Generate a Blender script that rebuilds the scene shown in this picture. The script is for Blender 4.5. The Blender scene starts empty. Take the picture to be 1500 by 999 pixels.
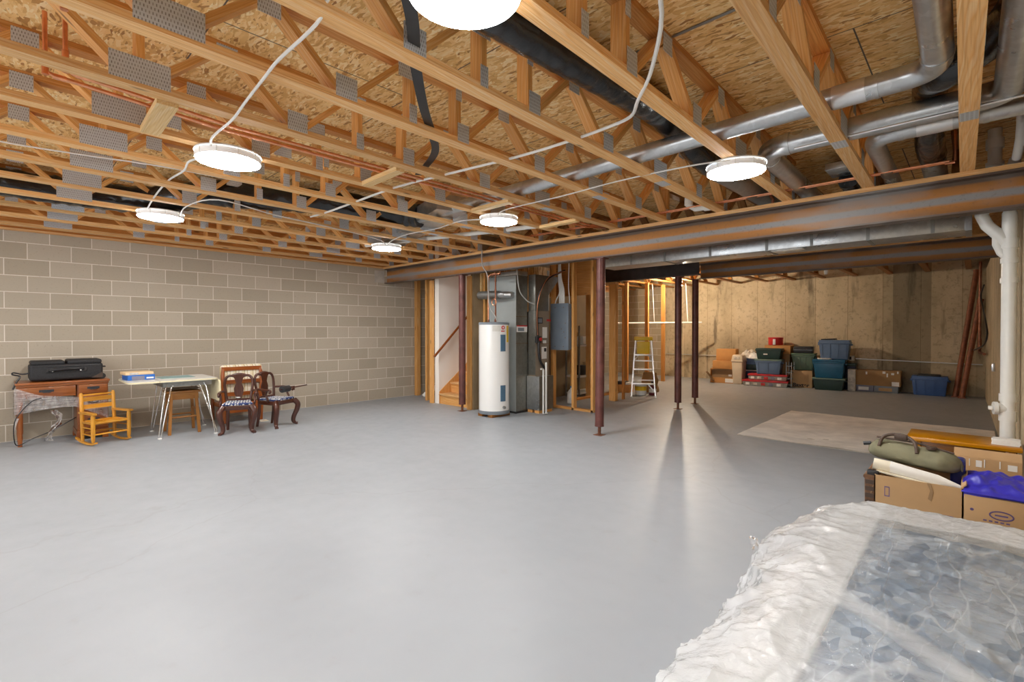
import bpy, bmesh, math, random
from mathutils import Vector, Matrix, noise
random.seed(7)
PI = math.pi
SC = bpy.context.scene
COL = SC.collection

# ------------------------------------------------------------------ materials
def new_mat(name):
    m = bpy.data.materials.new(name); m.use_nodes = True
    nt = m.node_tree; b = nt.nodes['Principled BSDF']
    return m, nt, b
def N(nt, t, **kw):
    n = nt.nodes.new(t)
    for k, v in kw.items():
        if k == 'op': n.operation = v
        else: setattr(n, k, v)
    return n
def ramp(nt, fac, stops):
    r = N(nt, 'ShaderNodeValToRGB'); e = r.color_ramp.elements
    while len(e) < len(stops): e.new(0.5)
    for i, (p, c) in enumerate(stops):
        e[i].position = p; e[i].color = (*c, 1) if len(c) == 3 else c
    nt.links.new(fac, r.inputs['Fac']); return r.outputs['Color']
def mapping(nt, vec, scale, loc=(0, 0, 0), rot=(0, 0, 0)):
    m = N(nt, 'ShaderNodeMapping'); m.inputs['Scale'].default_value = scale
    m.inputs['Location'].default_value = loc; m.inputs['Rotation'].default_value = rot
    nt.links.new(vec, m.inputs['Vector']); return m.outputs['Vector']
def noisetex(nt, vec, scale=5, detail=4, rough=.55, dist=0):
    n = N(nt, 'ShaderNodeTexNoise'); n.inputs['Scale'].default_value = scale
    n.inputs['Detail'].default_value = detail; n.inputs['Roughness'].default_value = rough
    n.inputs['Distortion'].default_value = dist
    nt.links.new(vec, n.inputs['Vector']); return n
def mix(nt, a, b, fac, mode='MIX'):
    m = N(nt, 'ShaderNodeMix', data_type='RGBA', blend_type=mode)
    for s, v in ((m.inputs[0], fac), (m.inputs[6], a), (m.inputs[7], b)):
        if isinstance(v, (int, float)): s.default_value = v
        elif isinstance(v, tuple): s.default_value = (*v, 1)
        else: nt.links.new(v, s)
    return m.outputs[2]
def objpos(nt, rnd=0.0):
    tc = N(nt, 'ShaderNodeTexCoord')
    if not rnd: return tc.outputs['Object']
    oi = N(nt, 'ShaderNodeObjectInfo')
    mu = N(nt, 'ShaderNodeMath', op='MULTIPLY'); mu.inputs[1].default_value = rnd
    nt.links.new(oi.outputs['Random'], mu.inputs[0])
    ad = N(nt, 'ShaderNodeVectorMath', op='ADD')
    nt.links.new(tc.outputs['Object'], ad.inputs[0]); nt.links.new(mu.outputs[0], ad.inputs[1])
    return ad.outputs[0]
def bump(nt, b, height, strength=.3, dist=.01):
    bp = N(nt, 'ShaderNodeBump'); bp.inputs['Strength'].default_value = strength
    bp.inputs['Distance'].default_value = dist
    nt.links.new(height, bp.inputs['Height']); nt.links.new(bp.outputs[0], b.inputs['Normal'])
def plain(name, c, rough=.5, metal=0.0, var=.12, scale=8, bumpy=0, coat=0):
    m, nt, b = new_mat(name)
    b.inputs['Roughness'].default_value = rough; b.inputs['Metallic'].default_value = metal
    if coat: b.inputs['Coat Weight'].default_value = coat
    n = noisetex(nt, objpos(nt, 9), scale, 4)
    lo = tuple(max(0, v * (1 - var)) for v in c); hi = tuple(min(1, v * (1 + var)) for v in c)
    nt.links.new(ramp(nt, n.outputs['Fac'], [(.3, lo), (.7, hi)]), b.inputs['Base Color'])
    if bumpy: bump(nt, b, n.outputs['Fac'], bumpy)
    return m
def wood(name, c1, c2, c3=None, rough=.55, freq=34, coat=0, knots=True):
    """lumber with grain along the 'g' attribute (x = along the piece)"""
    m, nt, b = new_mat(name)
    b.inputs['Roughness'].default_value = rough
    if coat: b.inputs['Coat Weight'].default_value = coat
    at = N(nt, 'ShaderNodeAttribute', attribute_name='g')
    oi = N(nt, 'ShaderNodeObjectInfo')
    mu = N(nt, 'ShaderNodeMath', op='MULTIPLY'); mu.inputs[1].default_value = 37.0
    nt.links.new(oi.outputs['Random'], mu.inputs[0])
    ad = N(nt, 'ShaderNodeVectorMath', op='ADD')
    nt.links.new(at.outputs['Vector'], ad.inputs[0]); nt.links.new(mu.outputs[0], ad.inputs[1])
    v = ad.outputs[0]
    big = noisetex(nt, mapping(nt, v, (1.3, 7, 7)), 1.0, 3, .5, .6)
    sep = N(nt, 'ShaderNodeSeparateXYZ')
    # growth rings: wood distance field squeezed along the grain
    rings = N(nt, 'ShaderNodeTexWave', wave_type='BANDS', bands_direction='DIAGONAL')
    rings.inputs['Scale'].default_value = freq / 6.0
    rings.inputs['Distortion'].default_value = 7.0; rings.inputs['Detail'].default_value = 2.0
    rings.inputs['Detail Scale'].default_value = 1.0
    nt.links.new(mapping(nt, v, (.22, 3.0, 3.0)), rings.inputs['Vector'])
    fine = noisetex(nt, mapping(nt, v, (2.5, freq * 5, freq * 5)), 1.0, 3, .6)
    col = ramp(nt, rings.outputs['Fac'], [(.15, c1), (.55, c2), (.95, c3 or c1)])
    col = mix(nt, col, c2, big.outputs['Fac'])
    dark = tuple(x * y for x, y in zip(c2, (.66, .52, .42)))
    f = N(nt, 'ShaderNodeMath', op='MULTIPLY'); f.inputs[1].default_value = .62
    nt.links.new(ramp(nt, fine.outputs['Fac'], [(.45, (0, 0, 0)), (.7, (1, 1, 1))]), f.inputs[0])
    col = mix(nt, col, dark, f.outputs[0])
    # per piece tone
    hs = N(nt, 'ShaderNodeHueSaturation')
    mr = N(nt, 'ShaderNodeMapRange'); mr.inputs[3].default_value = .80; mr.inputs[4].default_value = 1.10
    nt.links.new(oi.outputs['Random'], mr.inputs[0]); nt.links.new(mr.outputs[0], hs.inputs['Value']); hs.inputs['Saturation'].default_value = 1.06
    nt.links.new(col, hs.inputs['Color']); col = hs.outputs['Color']
    if knots:
        vo = N(nt, 'ShaderNodeTexVoronoi'); vo.inputs['Scale'].default_value = 1.0
        nt.links.new(mapping(nt, v, (2.0, 9, 9)), vo.inputs['Vector'])
        k = ramp(nt, vo.outputs['Distance'], [(.05, (1, 1, 1)), (.11, (0, 0, 0))])
        col = mix(nt, col, tuple(x * .3 for x in c2), k)
    nt.links.new(col, b.inputs['Base Color'])
    bump(nt, b, fine.outputs['Fac'], .12, .004)
    return m
def osb():
    m, nt, b = new_mat('osb_sheathing')
    b.inputs['Roughness'].default_value = .6
    p = objpos(nt)
    cols = None
    def layer(sc, rot, seedloc):
        d = noisetex(nt, mapping(nt, p, (1, 1, 1), seedloc), 6, 2)
        ad = N(nt, 'ShaderNodeVectorMath', op='SCALE'); ad.inputs['Scale'].default_value = .10
        nt.links.new(d.outputs['Color'], ad.inputs[0])
        su = N(nt, 'ShaderNodeVectorMath', op='ADD'); nt.links.new(p, su.inputs[0]); nt.links.new(ad.outputs[0], su.inputs[1])
        vo = N(nt, 'ShaderNodeTexVoronoi'); vo.inputs['Scale'].default_value = 1; vo.inputs['Randomness'].default_value = 1
        nt.links.new(mapping(nt, su.outputs[0], sc, seedloc, (0, 0, rot)), vo.inputs['Vector'])
        s = N(nt, 'ShaderNodeSeparateColor'); nt.links.new(vo.outputs['Color'], s.inputs[0])
        return s, vo
    a, va = layer((13, 46, 1), .2, (0, 0, 0)); c, vc = layer((16, 60, 1), -.35, (3, 7, 0)); e, ve = layer((22, 52, 1), .75, (9, 1, 0))
    st = [(.0, (.36, .15, .035)), (.12, (.66, .35, .10)), (.45, (.84, .52, .19)), (.8, (.90, .62, .28)), (1, (.95, .76, .44))]
    ca = ramp(nt, a.outputs[0], st); cb = ramp(nt, c.outputs[0], st); ce = ramp(nt, e.outputs[0], st)
    k1 = ramp(nt, a.outputs[1], [(.48, (0, 0, 0)), (.52, (1, 1, 1))]); k2 = ramp(nt, c.outputs[1], [(.6, (0, 0, 0)), (.64, (1, 1, 1))])
    col = mix(nt, mix(nt, ca, cb, k1), ce, k2)
    sc = noisetex(nt, mapping(nt, p, (22, 85, 1), (0, 0, 0), (0, 0, .15)), 1, 4, .7)
    col = mix(nt, col, (.20, .08, .02), ramp(nt, sc.outputs['Fac'], [(.6, (0, 0, 0)), (.74, (.75, .75, .75))]))
    # panel joints every 1.22 m in y and 2.44 m in x
    br = N(nt, 'ShaderNodeTexBrick'); br.inputs['Scale'].default_value = 1; br.inputs['Mortar Size'].default_value = .004
    br.inputs['Brick Width'].default_value = 2.44; br.inputs['Row Height'].default_value = 1.22; br.inputs['Mortar Smooth'].default_value = 0
    nt.links.new(mapping(nt, p, (1, 1, 1), (.5, .42, 0)), br.inputs['Vector'])
    col = mix(nt, col, (.10, .07, .05), br.outputs['Fac'])
    nt.links.new(col, b.inputs['Base Color'])
    bump(nt, b, a.outputs[2], .25, .004)
    return m
def blockwall(name, off, tint=(1, 1, 1), axis='y', joint=True):
    m, nt, b = new_mat(name); b.inputs['Roughness'].default_value = .85
    p = N(nt, 'ShaderNodeNewGeometry').outputs['Position']
    s = N(nt, 'ShaderNodeSeparateXYZ'); nt.links.new(p, s.inputs[0])
    c = N(nt, 'ShaderNodeCombineXYZ'); nt.links.new(s.outputs['Y' if axis == 'y' else 'X'], c.inputs[0]); nt.links.new(s.outputs['Z'], c.inputs[1])
    br = N(nt, 'ShaderNodeTexBrick'); br.offset = .5
    br.inputs['Scale'].default_value = 1; br.inputs['Brick Width'].default_value = .4064; br.inputs['Row Height'].default_value = .2032
    br.inputs['Mortar Size'].default_value = .0048; br.inputs['Mortar Smooth'].default_value = .25; br.inputs['Bias'].default_value = -.1
    k = tint
    br.inputs['Color1'].default_value = (.40 * k[0], .345 * k[1], .265 * k[2], 1); br.inputs['Color2'].default_value = (.49 * k[0], .43 * k[1], .345 * k[2], 1)
    br.inputs['Mortar'].default_value = (.74, .69, .61, 1)
    nt.links.new(mapping(nt, c.outputs[0], (1, 1, 1), off), br.inputs['Vector'])
    n = noisetex(nt, p, 45, 5, .7); n2 = noisetex(nt, p, 1.7, 3)
    col = mix(nt, br.outputs['Color'], (.20, .165, .12), ramp(nt, n.outputs['Fac'], [(.58, (0, 0, 0)), (.75, (.5, .5, .5))]))
    col = mix(nt, col, (.42, .37, .30), ramp(nt, n2.outputs['Fac'], [(.55, (0, 0, 0)), (.75, (.35, .35, .35))]))
    nt.links.new(col, b.inputs['Base Color'])
    inv = N(nt, 'ShaderNodeMath', op='SUBTRACT'); inv.inputs[0].default_value = 1; nt.links.new(br.outputs['Fac'], inv.inputs[1])
    bump(nt, b, n.outputs['Fac'], .25, .004)
    return m
def concrete_wall(name, axis='X'):
    m, nt, b = new_mat(name); b.inputs['Roughness'].default_value = .85
    p = N(nt, 'ShaderNodeNewGeometry').outputs['Position']
    s = N(nt, 'ShaderNodeSeparateXYZ'); nt.links.new(p, s.inputs[0])
    n1 = noisetex(nt, mapping(nt, p, (1, 1, .6)), 1.3, 5, .62); n2 = noisetex(nt, p, 14, 5, .7)
    n3 = noisetex(nt, mapping(nt, p, (3.2, 3.2, .5)), 1, 4, .6)
    col = ramp(nt, n1.outputs['Fac'], [(.3, (.42, .335, .21)), (.5, (.60, .485, .315)), (.72, (.70, .58, .40))])
    col = mix(nt, col, (.20, .15, .09), ramp(nt, n2.outputs['Fac'], [(.52, (0, 0, 0)), (.72, (.6, .6, .6))]))
    col = mix(nt, col, (.13, .10, .065), ramp(nt, n3.outputs['Fac'], [(.57, (0, 0, 0)), (.68, (.75, .75, .75))]))
    # form panels: one tone per .61 m panel, dark vertical joints
    c = N(nt, 'ShaderNodeCombineXYZ'); nt.links.new(s.outputs[axis], c.inputs[0]); nt.links.new(s.outputs['Z'], c.inputs[1])
    br = N(nt, 'ShaderNodeTexBrick'); br.offset = 0
    br.inputs['Scale'].default_value = 1; br.inputs['Brick Width'].default_value = .66; br.inputs['Row Height'].default_value = 3.2
    br.inputs['Mortar Size'].default_value = .006; br.inputs['Mortar Smooth'].default_value = .4
    br.inputs['Color1'].default_value = (.80, .80, .80, 1); br.inputs['Color2'].default_value = (1, 1, 1, 1); br.inputs['Mortar'].default_value = (.5, .47, .42, 1)
    nt.links.new(mapping(nt, c.outputs[0], (1, 1, 1), (.21, .25, 0)), br.inputs['Vector'])
    col = mix(nt, col, br.outputs['Color'], 1.0, 'MULTIPLY')
    # two darker panels
    if axis == 'X':
        for x0, x1, a in ((-1.35, -.70, .52), (.0, 9, .25)):
            lo = N(nt, 'ShaderNodeMath', op='GREATER_THAN'); lo.inputs[1].default_value = x0; nt.links.new(s.outputs['X'], lo.inputs[0])
            hi = N(nt, 'ShaderNodeMath', op='LESS_THAN'); hi.inputs[1].default_value = x1; nt.links.new(s.outputs['X'], hi.inputs[0])
            mm = N(nt, 'ShaderNodeMath', op='MULTIPLY'); nt.links.new(lo.outputs[0], mm.inputs[0]); nt.links.new(hi.outputs[0], mm.inputs[1])
            m2 = N(nt, 'ShaderNodeMath', op='MULTIPLY'); m2.inputs[1].default_value = a; nt.links.new(mm.outputs[0], m2.inputs[0])
            col = mix(nt, col, (.11, .09, .06), m2.outputs[0])
    nt.links.new(col, b.inputs['Base Color'])
    bump(nt, b, n2.outputs['Fac'], .35, .01)
    return m
def floor_paint():
    m, nt, b = new_mat('grey_floor_paint')
    p = objpos(nt)
    n = noisetex(nt, p, .9, 4, .55); n2 = noisetex(nt, p, 7, 5, .6)
    col = ramp(nt, n.outputs['Fac'], [(.3, (.306, .329, .355)), (.7, (.343, .368, .396))])
    col = mix(nt, col, (.29, .285, .28), ramp(nt, n2.outputs['Fac'], [(.62, (0, 0, 0)), (.78, (.25, .25, .25))]))
    # faint hairline cracks
    v = N(nt, 'ShaderNodeTexVoronoi', feature='DISTANCE_TO_EDGE'); v.inputs['Scale'].default_value = .33
    w = noisetex(nt, p, 2.2, 4); sc = N(nt, 'ShaderNodeVectorMath', op='SCALE'); sc.inputs['Scale'].default_value = .35
    nt.links.new(w.outputs['Color'], sc.inputs[0]); ad = N(nt, 'ShaderNodeVectorMath', op='ADD'); nt.links.new(p, ad.inputs[0]); nt.links.new(sc.outputs[0], ad.inputs[1])
    nt.links.new(ad.outputs[0], v.inputs['Vector'])
    col = mix(nt, col, (.27, .27, .28), ramp(nt, v.outputs['Distance'], [(.0, (.35, .35, .35)), (.004, (0, 0, 0))]))
    nt.links.new(col, b.inputs['Base Color'])
    nt.links.new(ramp(nt, n2.outputs['Fac'], [(.3, (.38, .38, .38)), (.7, (.5, .5, .5))]), b.inputs['Roughness'])
    b.inputs['Specular IOR Level'].default_value = .35
    return m
def galv(name='galvanized_steel', c=(.60, .62, .63), rough=.32):
    m, nt, b = new_mat(name); b.inputs['Metallic'].default_value = .9
    p = objpos(nt, 5)
    v = N(nt, 'ShaderNodeTexVoronoi'); v.inputs['Scale'].default_value = 28; nt.links.new(p, v.inputs['Vector'])
    n = noisetex(nt, p, 3, 3)
    s = N(nt, 'ShaderNodeSeparateColor'); nt.links.new(v.outputs['Color'], s.inputs[0])
    nt.links.new(ramp(nt, s.outputs[0], [(0, tuple(x * .86 for x in c)), (1, c)]), b.inputs['Base Color'])
    nt.links.new(ramp(nt, n.outputs['Fac'], [(.3, (rough - .07,) * 3), (.7, (rough + .1,) * 3)]), b.inputs['Roughness'])
    return m
def plate_mat():
    m, nt, b = new_mat('toothed_galvanized_plate'); b.inputs['Metallic'].default_value = .25; b.inputs['Roughness'].default_value = .5
    p = objpos(nt)
    br = N(nt, 'ShaderNodeTexBrick'); br.offset = .5; br.inputs['Scale'].default_value = 1
    br.inputs['Brick Width'].default_value = .0125; br.inputs['Row Height'].default_value = .020; br.inputs['Mortar Size'].default_value = .0043
    br.inputs['Color1'].default_value = (.20, .20, .20, 1); br.inputs['Color2'].default_value = (.36, .36, .37, 1); br.inputs['Mortar'].default_value = (.58, .61, .65, 1)
    s = N(nt, 'ShaderNodeSeparateXYZ'); nt.links.new(p, s.inputs[0]); c = N(nt, 'ShaderNodeCombineXYZ')
    ad = N(nt, 'ShaderNodeMath', op='ADD'); nt.links.new(s.outputs['X'], ad.inputs[0]); nt.links.new(s.outputs['Z'], ad.inputs[1])
    nt.links.new(s.outputs['Y'], c.inputs[0]); nt.links.new(ad.outputs[0], c.inputs[1]); nt.links.new(c.outputs[0], br.inputs['Vector'])
    nt.links.new(br.outputs['Color'], b.inputs['Base Color'])
    return m
def rusty_beam(name, z0, z1, orange=1.0):
    m, nt, b = new_mat(name); b.inputs['Roughness'].default_value = .55; b.inputs['Metallic'].default_value = .25
    p = N(nt, 'ShaderNodeNewGeometry').outputs['Position']; s = N(nt, 'ShaderNodeSeparateXYZ'); nt.links.new(p, s.inputs[0])
    w = noisetex(nt, mapping(nt, p, (1.1, 1, 6)), 1.4, 5, .65)
    f = N(nt, 'ShaderNodeMapRange'); f.inputs[1].default_value = z0; f.inputs[2].default_value = z1; nt.links.new(s.outputs['Z'], f.inputs[0])
    q = N(nt, 'ShaderNodeMath', op='MULTIPLY_ADD'); q.inputs[1].default_value = .16; nt.links.new(w.outputs['Fac'], q.inputs[0]); 
    sb = N(nt, 'ShaderNodeMath', op='SUBTRACT'); sb.inputs[1].default_value = .08; nt.links.new(f.outputs[0], sb.inputs[0]); nt.links.new(sb.outputs[0], q.inputs[2])
    ru = tuple(a * orange + bb * (1 - orange) for a, bb in zip((.46, .20, .05), (.18, .10, .07))); gr = (.30, .30, .30); dk = (.12, .085, .065); ru2 = tuple(x * .75 for x in ru)
    band = ramp(nt, q.outputs[0], [(.0, dk), (.07, (.20, .14, .11)), (.12, ru2), (.34, ru), (.42, gr), (.56, gr), (.64, ru), (.88, ru2), (.95, dk)])
    n = noisetex(nt, p, 30, 5, .7)
    col = mix(nt, band, dk, ramp(nt, n.outputs['Fac'], [(.55, (0, 0, 0)), (.75, (.55, .55, .55))]))
    n4 = noisetex(nt, mapping(nt, p, (.8, 1, 2)), 1.1, 3)
    col = mix(nt, col, gr, ramp(nt, n4.outputs['Fac'], [(.52, (0, 0, 0)), (.7, (.7, .7, .7))]))
    nt.links.new(col, b.inputs['Base Color']); bump(nt, b, n.outputs['Fac'], .15, .003)
    return m
def stripes(name, cols, freq, rough=.8, axis='Y'):
    m, nt, b = new_mat(name); b.inputs['Roughness'].default_value = rough
    p = objpos(nt); s = N(nt, 'ShaderNodeSeparateXYZ'); nt.links.new(p, s.inputs[0])
    mu = N(nt, 'ShaderNodeMath', op='MULTIPLY'); mu.inputs[1].default_value = freq; nt.links.new(s.outputs[axis], mu.inputs[0])
    fr = N(nt, 'ShaderNodeMath', op='FRACT'); nt.links.new(mu.outputs[0], fr.inputs[0])
    r = N(nt, 'ShaderNodeValToRGB'); r.color_ramp.interpolation = 'CONSTANT'; e = r.color_ramp.elements
    while len(e) < len(cols): e.new(.5)
    for i, (q, c) in enumerate(cols): e[i].position = q; e[i].color = (*c, 1)
    nt.links.new(fr.outputs[0], r.inputs['Fac']); nt.links.new(r.outputs['Color'], b.inputs['Base Color'])
    return m
def dotted_fabric(name, base, dot, scale):
    m, nt, b = new_mat(name); b.inputs['Roughness'].default_value = .85
    v = N(nt, 'ShaderNodeTexVoronoi'); v.inputs['Scale'].default_value = scale; v.inputs['Randomness'].default_value = .35
    nt.links.new(objpos(nt), v.inputs['Vector'])
    nt.links.new(ramp(nt, v.outputs['Distance'], [(.34, dot), (.42, base)]), b.inputs['Base Color'])
    return m
def film(name, clear=.6, tint=(.95, .96, .97), wr=60, cover=None):
    """thin polythene: clear, milky and glossy at once, with fine creases"""
    m, nt, b = new_mat(name)
    out = nt.nodes['Material Output']; nt.nodes.remove(b)
    p = objpos(nt)
    n = noisetex(nt, p, wr, 4, .65, 1.5); n2 = noisetex(nt, mapping(nt, p, (2, 6, 2)), 2.0, 5, .6, 1.0)
    bp = N(nt, 'ShaderNodeBump'); bp.inputs['Strength'].default_value = .35; bp.inputs['Distance'].default_value = .01
    nt.links.new(n.outputs['Fac'], bp.inputs['Height'])
    tr = N(nt, 'ShaderNodeBsdfTransparent'); df = N(nt, 'ShaderNodeBsdfDiffuse'); tl = N(nt, 'ShaderNodeBsdfTranslucent'); gl = N(nt, 'ShaderNodeBsdfGlossy')
    df.inputs['Color'].default_value = (*tint, 1); tl.inputs['Color'].default_value = (*tint, 1); gl.inputs['Roughness'].default_value = .10
    for x in (df, tl, gl): nt.links.new(bp.outputs[0], x.inputs['Normal'])
    a = N(nt, 'ShaderNodeMixShader'); a.inputs[0].default_value = .4; nt.links.new(df.outputs[0], a.inputs[1]); nt.links.new(tl.outputs[0], a.inputs[2])
    c = N(nt, 'ShaderNodeMixShader'); nt.links.new(a.outputs[0], c.inputs[1]); nt.links.new(tr.outputs[0], c.inputs[2])
    fac = ramp(nt, n2.outputs['Fac'], [(.35, (max(0, clear - .18),) * 3), (.65, (min(1, clear + .15),) * 3)])
    if cover:
        at = N(nt, 'ShaderNodeAttribute', attribute_name='clear')
        mm = N(nt, 'ShaderNodeMath', op='MULTIPLY'); nt.links.new(fac, mm.inputs[0]); nt.links.new(at.outputs['Fac'], mm.inputs[1]); fac = mm.outputs[0]
    if cover:
        for sc_, wd, st_, rot in ((2.6, .010, .30, .5), (5.5, .010, .26, 1.3), (12, .014, .18, 2.4)):
            cn = noisetex(nt, mapping(nt, p, (sc_, sc_ * .22, sc_), (sc_, 0, 0), (0, 0, rot)), 1.0, 2, .45, .15)
            sb = N(nt, 'ShaderNodeMath', op='SUBTRACT'); sb.inputs[1].default_value = .5; nt.links.new(cn.outputs['Fac'], sb.inputs[0])
            ab = N(nt, 'ShaderNodeMath', op='ABSOLUTE'); nt.links.new(sb.outputs[0], ab.inputs[0])
            ln = ramp(nt, ab.outputs[0], [(0, (1 - st_,) * 3), (wd, (1, 1, 1))])
            m3 = N(nt, 'ShaderNodeMath', op='MULTIPLY'); nt.links.new(fac, m3.inputs[0]); nt.links.new(ln, m3.inputs[1]); fac = m3.outputs[0]
    nt.links.new(fac, c.inputs[0])
    fr = N(nt, 'ShaderNodeFresnel'); fr.inputs['IOR'].default_value = 1.45; nt.links.new(bp.outputs[0], fr.inputs['Normal'])
    d = N(nt, 'ShaderNodeMixShader'); nt.links.new(fr.outputs[0], d.inputs[0]); nt.links.new(c.outputs[0], d.inputs[1]); nt.links.new(gl.outputs[0], d.inputs[2])
    nt.links.new(d.outputs[0], out.inputs['Surface'])
    return m
def emit(name, c, s):
    m, nt, b = new_mat(name)
    b.inputs['Base Color'].default_value = (.9, .9, .9, 1)
    b.inputs['Emission Color'].default_value = (*c, 1); b.inputs['Emission Strength'].default_value = s
    return m

LAMP = 66.0
M = {}
M['pine'] = wood('pine_lumber', (.91, .62, .32), (.84, .475, .195), (.95, .74, .46))
M['pine_dark'] = wood('weathered_pine', (.72, .36, .125), (.60, .265, .08), (.80, .46, .19))
M['pine_pale'] = wood('pale_pine', (.90, .68, .38), (.82, .55, .25), (.95, .78, .50))
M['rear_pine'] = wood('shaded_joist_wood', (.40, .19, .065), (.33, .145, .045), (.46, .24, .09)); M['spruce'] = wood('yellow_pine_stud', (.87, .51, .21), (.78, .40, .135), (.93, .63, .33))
M['osb'] = osb(); M['plate'] = plate_mat()
M['block'] = blockwall('grey_concrete_block', (.2032 - .036, 0, 0))
M['block_rear'] = blockwall('tan_concrete_block', (.1, 0, 0), (1.0, .93, .80), 'x')
M['concrete'] = concrete_wall('poured_concrete'); M['concrete_side'] = concrete_wall('poured_concrete_side', 'Y')
M['floor'] = floor_paint()
M['galv'] = galv(); M['galv_dull'] = galv('dull_galvanized', (.36, .37, .36), .42); M['galv_olive'] = galv('olive_galvanized', (.30, .295, .265), .45)
M['galv_light'] = plain('pale_galvanized', (.42, .46, .46), .4, .35, .06, 4); M['aluminium'] = plain('aluminium', (.78, .79, .80), .3, .85, .05); M['chrome'] = plain('chrome', (.75, .75, .74), .14, 1, .04)
M['beam'] = rusty_beam('rusty_beam_steel', 2.285, 2.545); M['beam_far'] = rusty_beam('rusty_far_beam_steel', 2.30, 2.56, .95); M['beam_dark'] = plain('dark_primed_steel', (.055, .045, .042), .5, .3, .3, 6)
M['post'] = plain('maroon_primed_steel', (.135, .046, .037), .38, .15, .35, 7); M['rust'] = plain('rust', (.16, .06, .03), .7, .2, .4, 30)
M['rustpipe'] = plain('rust_red_pipe', (.23, .072, .028), .5, .2, .3, 14)
M['copper'] = plain('copper', (.80, .36, .20), .28, 1, .15, 20); M['copper_dark'] = plain('dull_copper', (.26, .11, .065), .4, .8, .25, 12)
M['white_plastic'] = plain('white_plastic', (.80, .80, .77), .35, 0, .03); M['pvc'] = plain('white_pvc', (.82, .82, .78), .3, 0, .03)
M['white_enamel'] = plain('white_enamel', (.83, .83, .81), .22, 0, .015, 3, 0, .3)
M['white_cable'] = plain('white_cable_jacket', (.80, .79, .76), .5, 0, .04)
M['black_film'] = plain('black_duct_sleeve', (.012, .012, .013), .22, 0, .4, 22, .5, .2)
M['black'] = plain('black_plastic', (.018, .018, .02), .42, 0, .3); M['black_cloth'] = plain('black_nylon', (.014, .014, .016), .65, 0, .4, 60, .2)
M['blue_grey'] = plain('blue_grey_enamel', (.19, .235, .285), .42, 0, .06); M['heater_blue'] = plain('heater_blue', (.075, .15, .23), .4, 0, .08)
M['heater_grey'] = plain('heater_grey', (.20, .23, .26), .4, 0, .05)
M['furnace'] = plain('taupe_enamel', (.265, .215, .160), .4, 0, .05); M['red'] = plain('red_print', (.55, .03, .03), .4, 0, .1); M['red_lid'] = plain('red_lid_plastic', (.50, .025, .03), .35, 0, .1)
M['yellow'] = plain('yellow_plastic', (.80, .55, .02), .4, 0, .06); M['paper'] = plain('white_paper', (.82, .81, .78), .7, 0, .03); M['ink'] = plain('dark_ink', (.03, .03, .035), .7, 0, .1)
M['purple_ink'] = plain('purple_ink', (.13, .09, .22), .7, 0, .1)
M['drywall'] = plain('white_painted_drywall', (.90, .87, .82), .8, 0, .02, 2); M['kraft'] = plain('drywall_back_paper', (.32, .23, .13), .85, 0, .14, 4)
M['card'] = plain('cardboard', (.50, .315, .155), .8, 0, .07, 5); M['card_dark'] = plain('brown_cardboard', (.36, .21, .09), .8, 0, .09, 5); M['card_orange'] = plain('orange_cardboard', (.52, .25, .075), .75, 0, .08, 5)
M['card_in'] = plain('cardboard_inside', (.34, .215, .11), .85, 0, .08, 5)
M['desk'] = wood('reddish_desk_wood', (.34, .125, .045), (.27, .085, .028), (.40, .16, .06), .32, 30, .2, False)
M['rocker'] = wood('honey_maple', (.72, .37, .075), (.66, .31, .05), (.78, .46, .13), .35, 30, .2, False)
M['stool'] = wood('brown_oak', (.36, .165, .045), (.29, .12, .03), (.42, .21, .07), .4, 34, .1, False)
M['mahogany'] = wood('dark_mahogany', (.085, .028, .016), (.06, .018, .011), (.12, .042, .024), .28, 30, .3, False)
M['cherry'] = wood('cherry_frame', (.33, .10, .028), (.28, .075, .02), (.38, .14, .045), .35, 26, .2, False)
M['bench'] = wood('varnished_bench', (.58, .27, .025), (.46, .18, .012), (.68, .36, .06), .28, 30, .4, True)
M['striped'] = stripes('cream_striped_upholstery', [(0, (.80, .70, .48)), (.28, (.52, .38, .17)), (.36, (.84, .78, .62)), (.62, (.60, .50, .28)), (.70, (.86, .80, .66))], 8.5)
M['blue_fabric'] = dotted_fabric('navy_patterned_fabric', (.018, .035, .13), (.80, .80, .76), 30)
M['formica'] = plain('grey_laminate', (.66, .65, .60), .35, 0, .06, 30); M['edge_cream'] = plain('cream_edging', (.78, .70, .46), .45, 0, .05); M['teal'] = plain('teal_mat', (.27, .42, .42), .6, 0, .07)
M['blue_box'] = plain('bright_blue_card', (.02, .14, .52), .45, 0, .06); M['grey_box'] = plain('grey_label', (.20, .20, .26), .5, 0, .06); M['tan_box'] = plain('peach_card', (.80, .58, .33), .55, 0, .05)
M['tote_blue'] = plain('slate_blue_tote', (.115, .185, .315), .42, 0, .07); M['tote_blue2'] = plain('royal_blue_tote', (.05, .115, .30), .4, 0, .07)
M['tote_green'] = plain('sage_green_tote', (.105, .165, .105), .45, 0, .07); M['tote_dark'] = plain('dark_green_tote', (.018, .045, .036), .42, 0, .1); M['tote_teal'] = plain('teal_blue_tote', (.006, .10, .20), .32, 0, .08)
M['tote_lid'] = plain('grey_green_lid', (.17, .25, .21), .45, 0, .06); M['bin_white'] = plain('cream_bin', (.62, .52, .38), .45, 0, .05); M['clear_tote'] = plain('clear_tote', (.40, .38, .33), .25, 0, .15, 20)
M['navy'] = plain('navy_plastic', (.02, .028, .075), .45, 0, .1); M['clutter'] = plain('white_bag', (.60, .54, .46), .6, 0, .25, 18)
M['rug'] = plain('pale_beige_carpet', (.80, .75, .69), .95, 0, .16, 3.5, .2)
M['olive'] = plain('olive_canvas', (.185, .175, .105), .85, 0, .14, 14, .3); M['leather'] = plain('brown_leather', (.075, .045, .03), .55, 0, .2)
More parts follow.
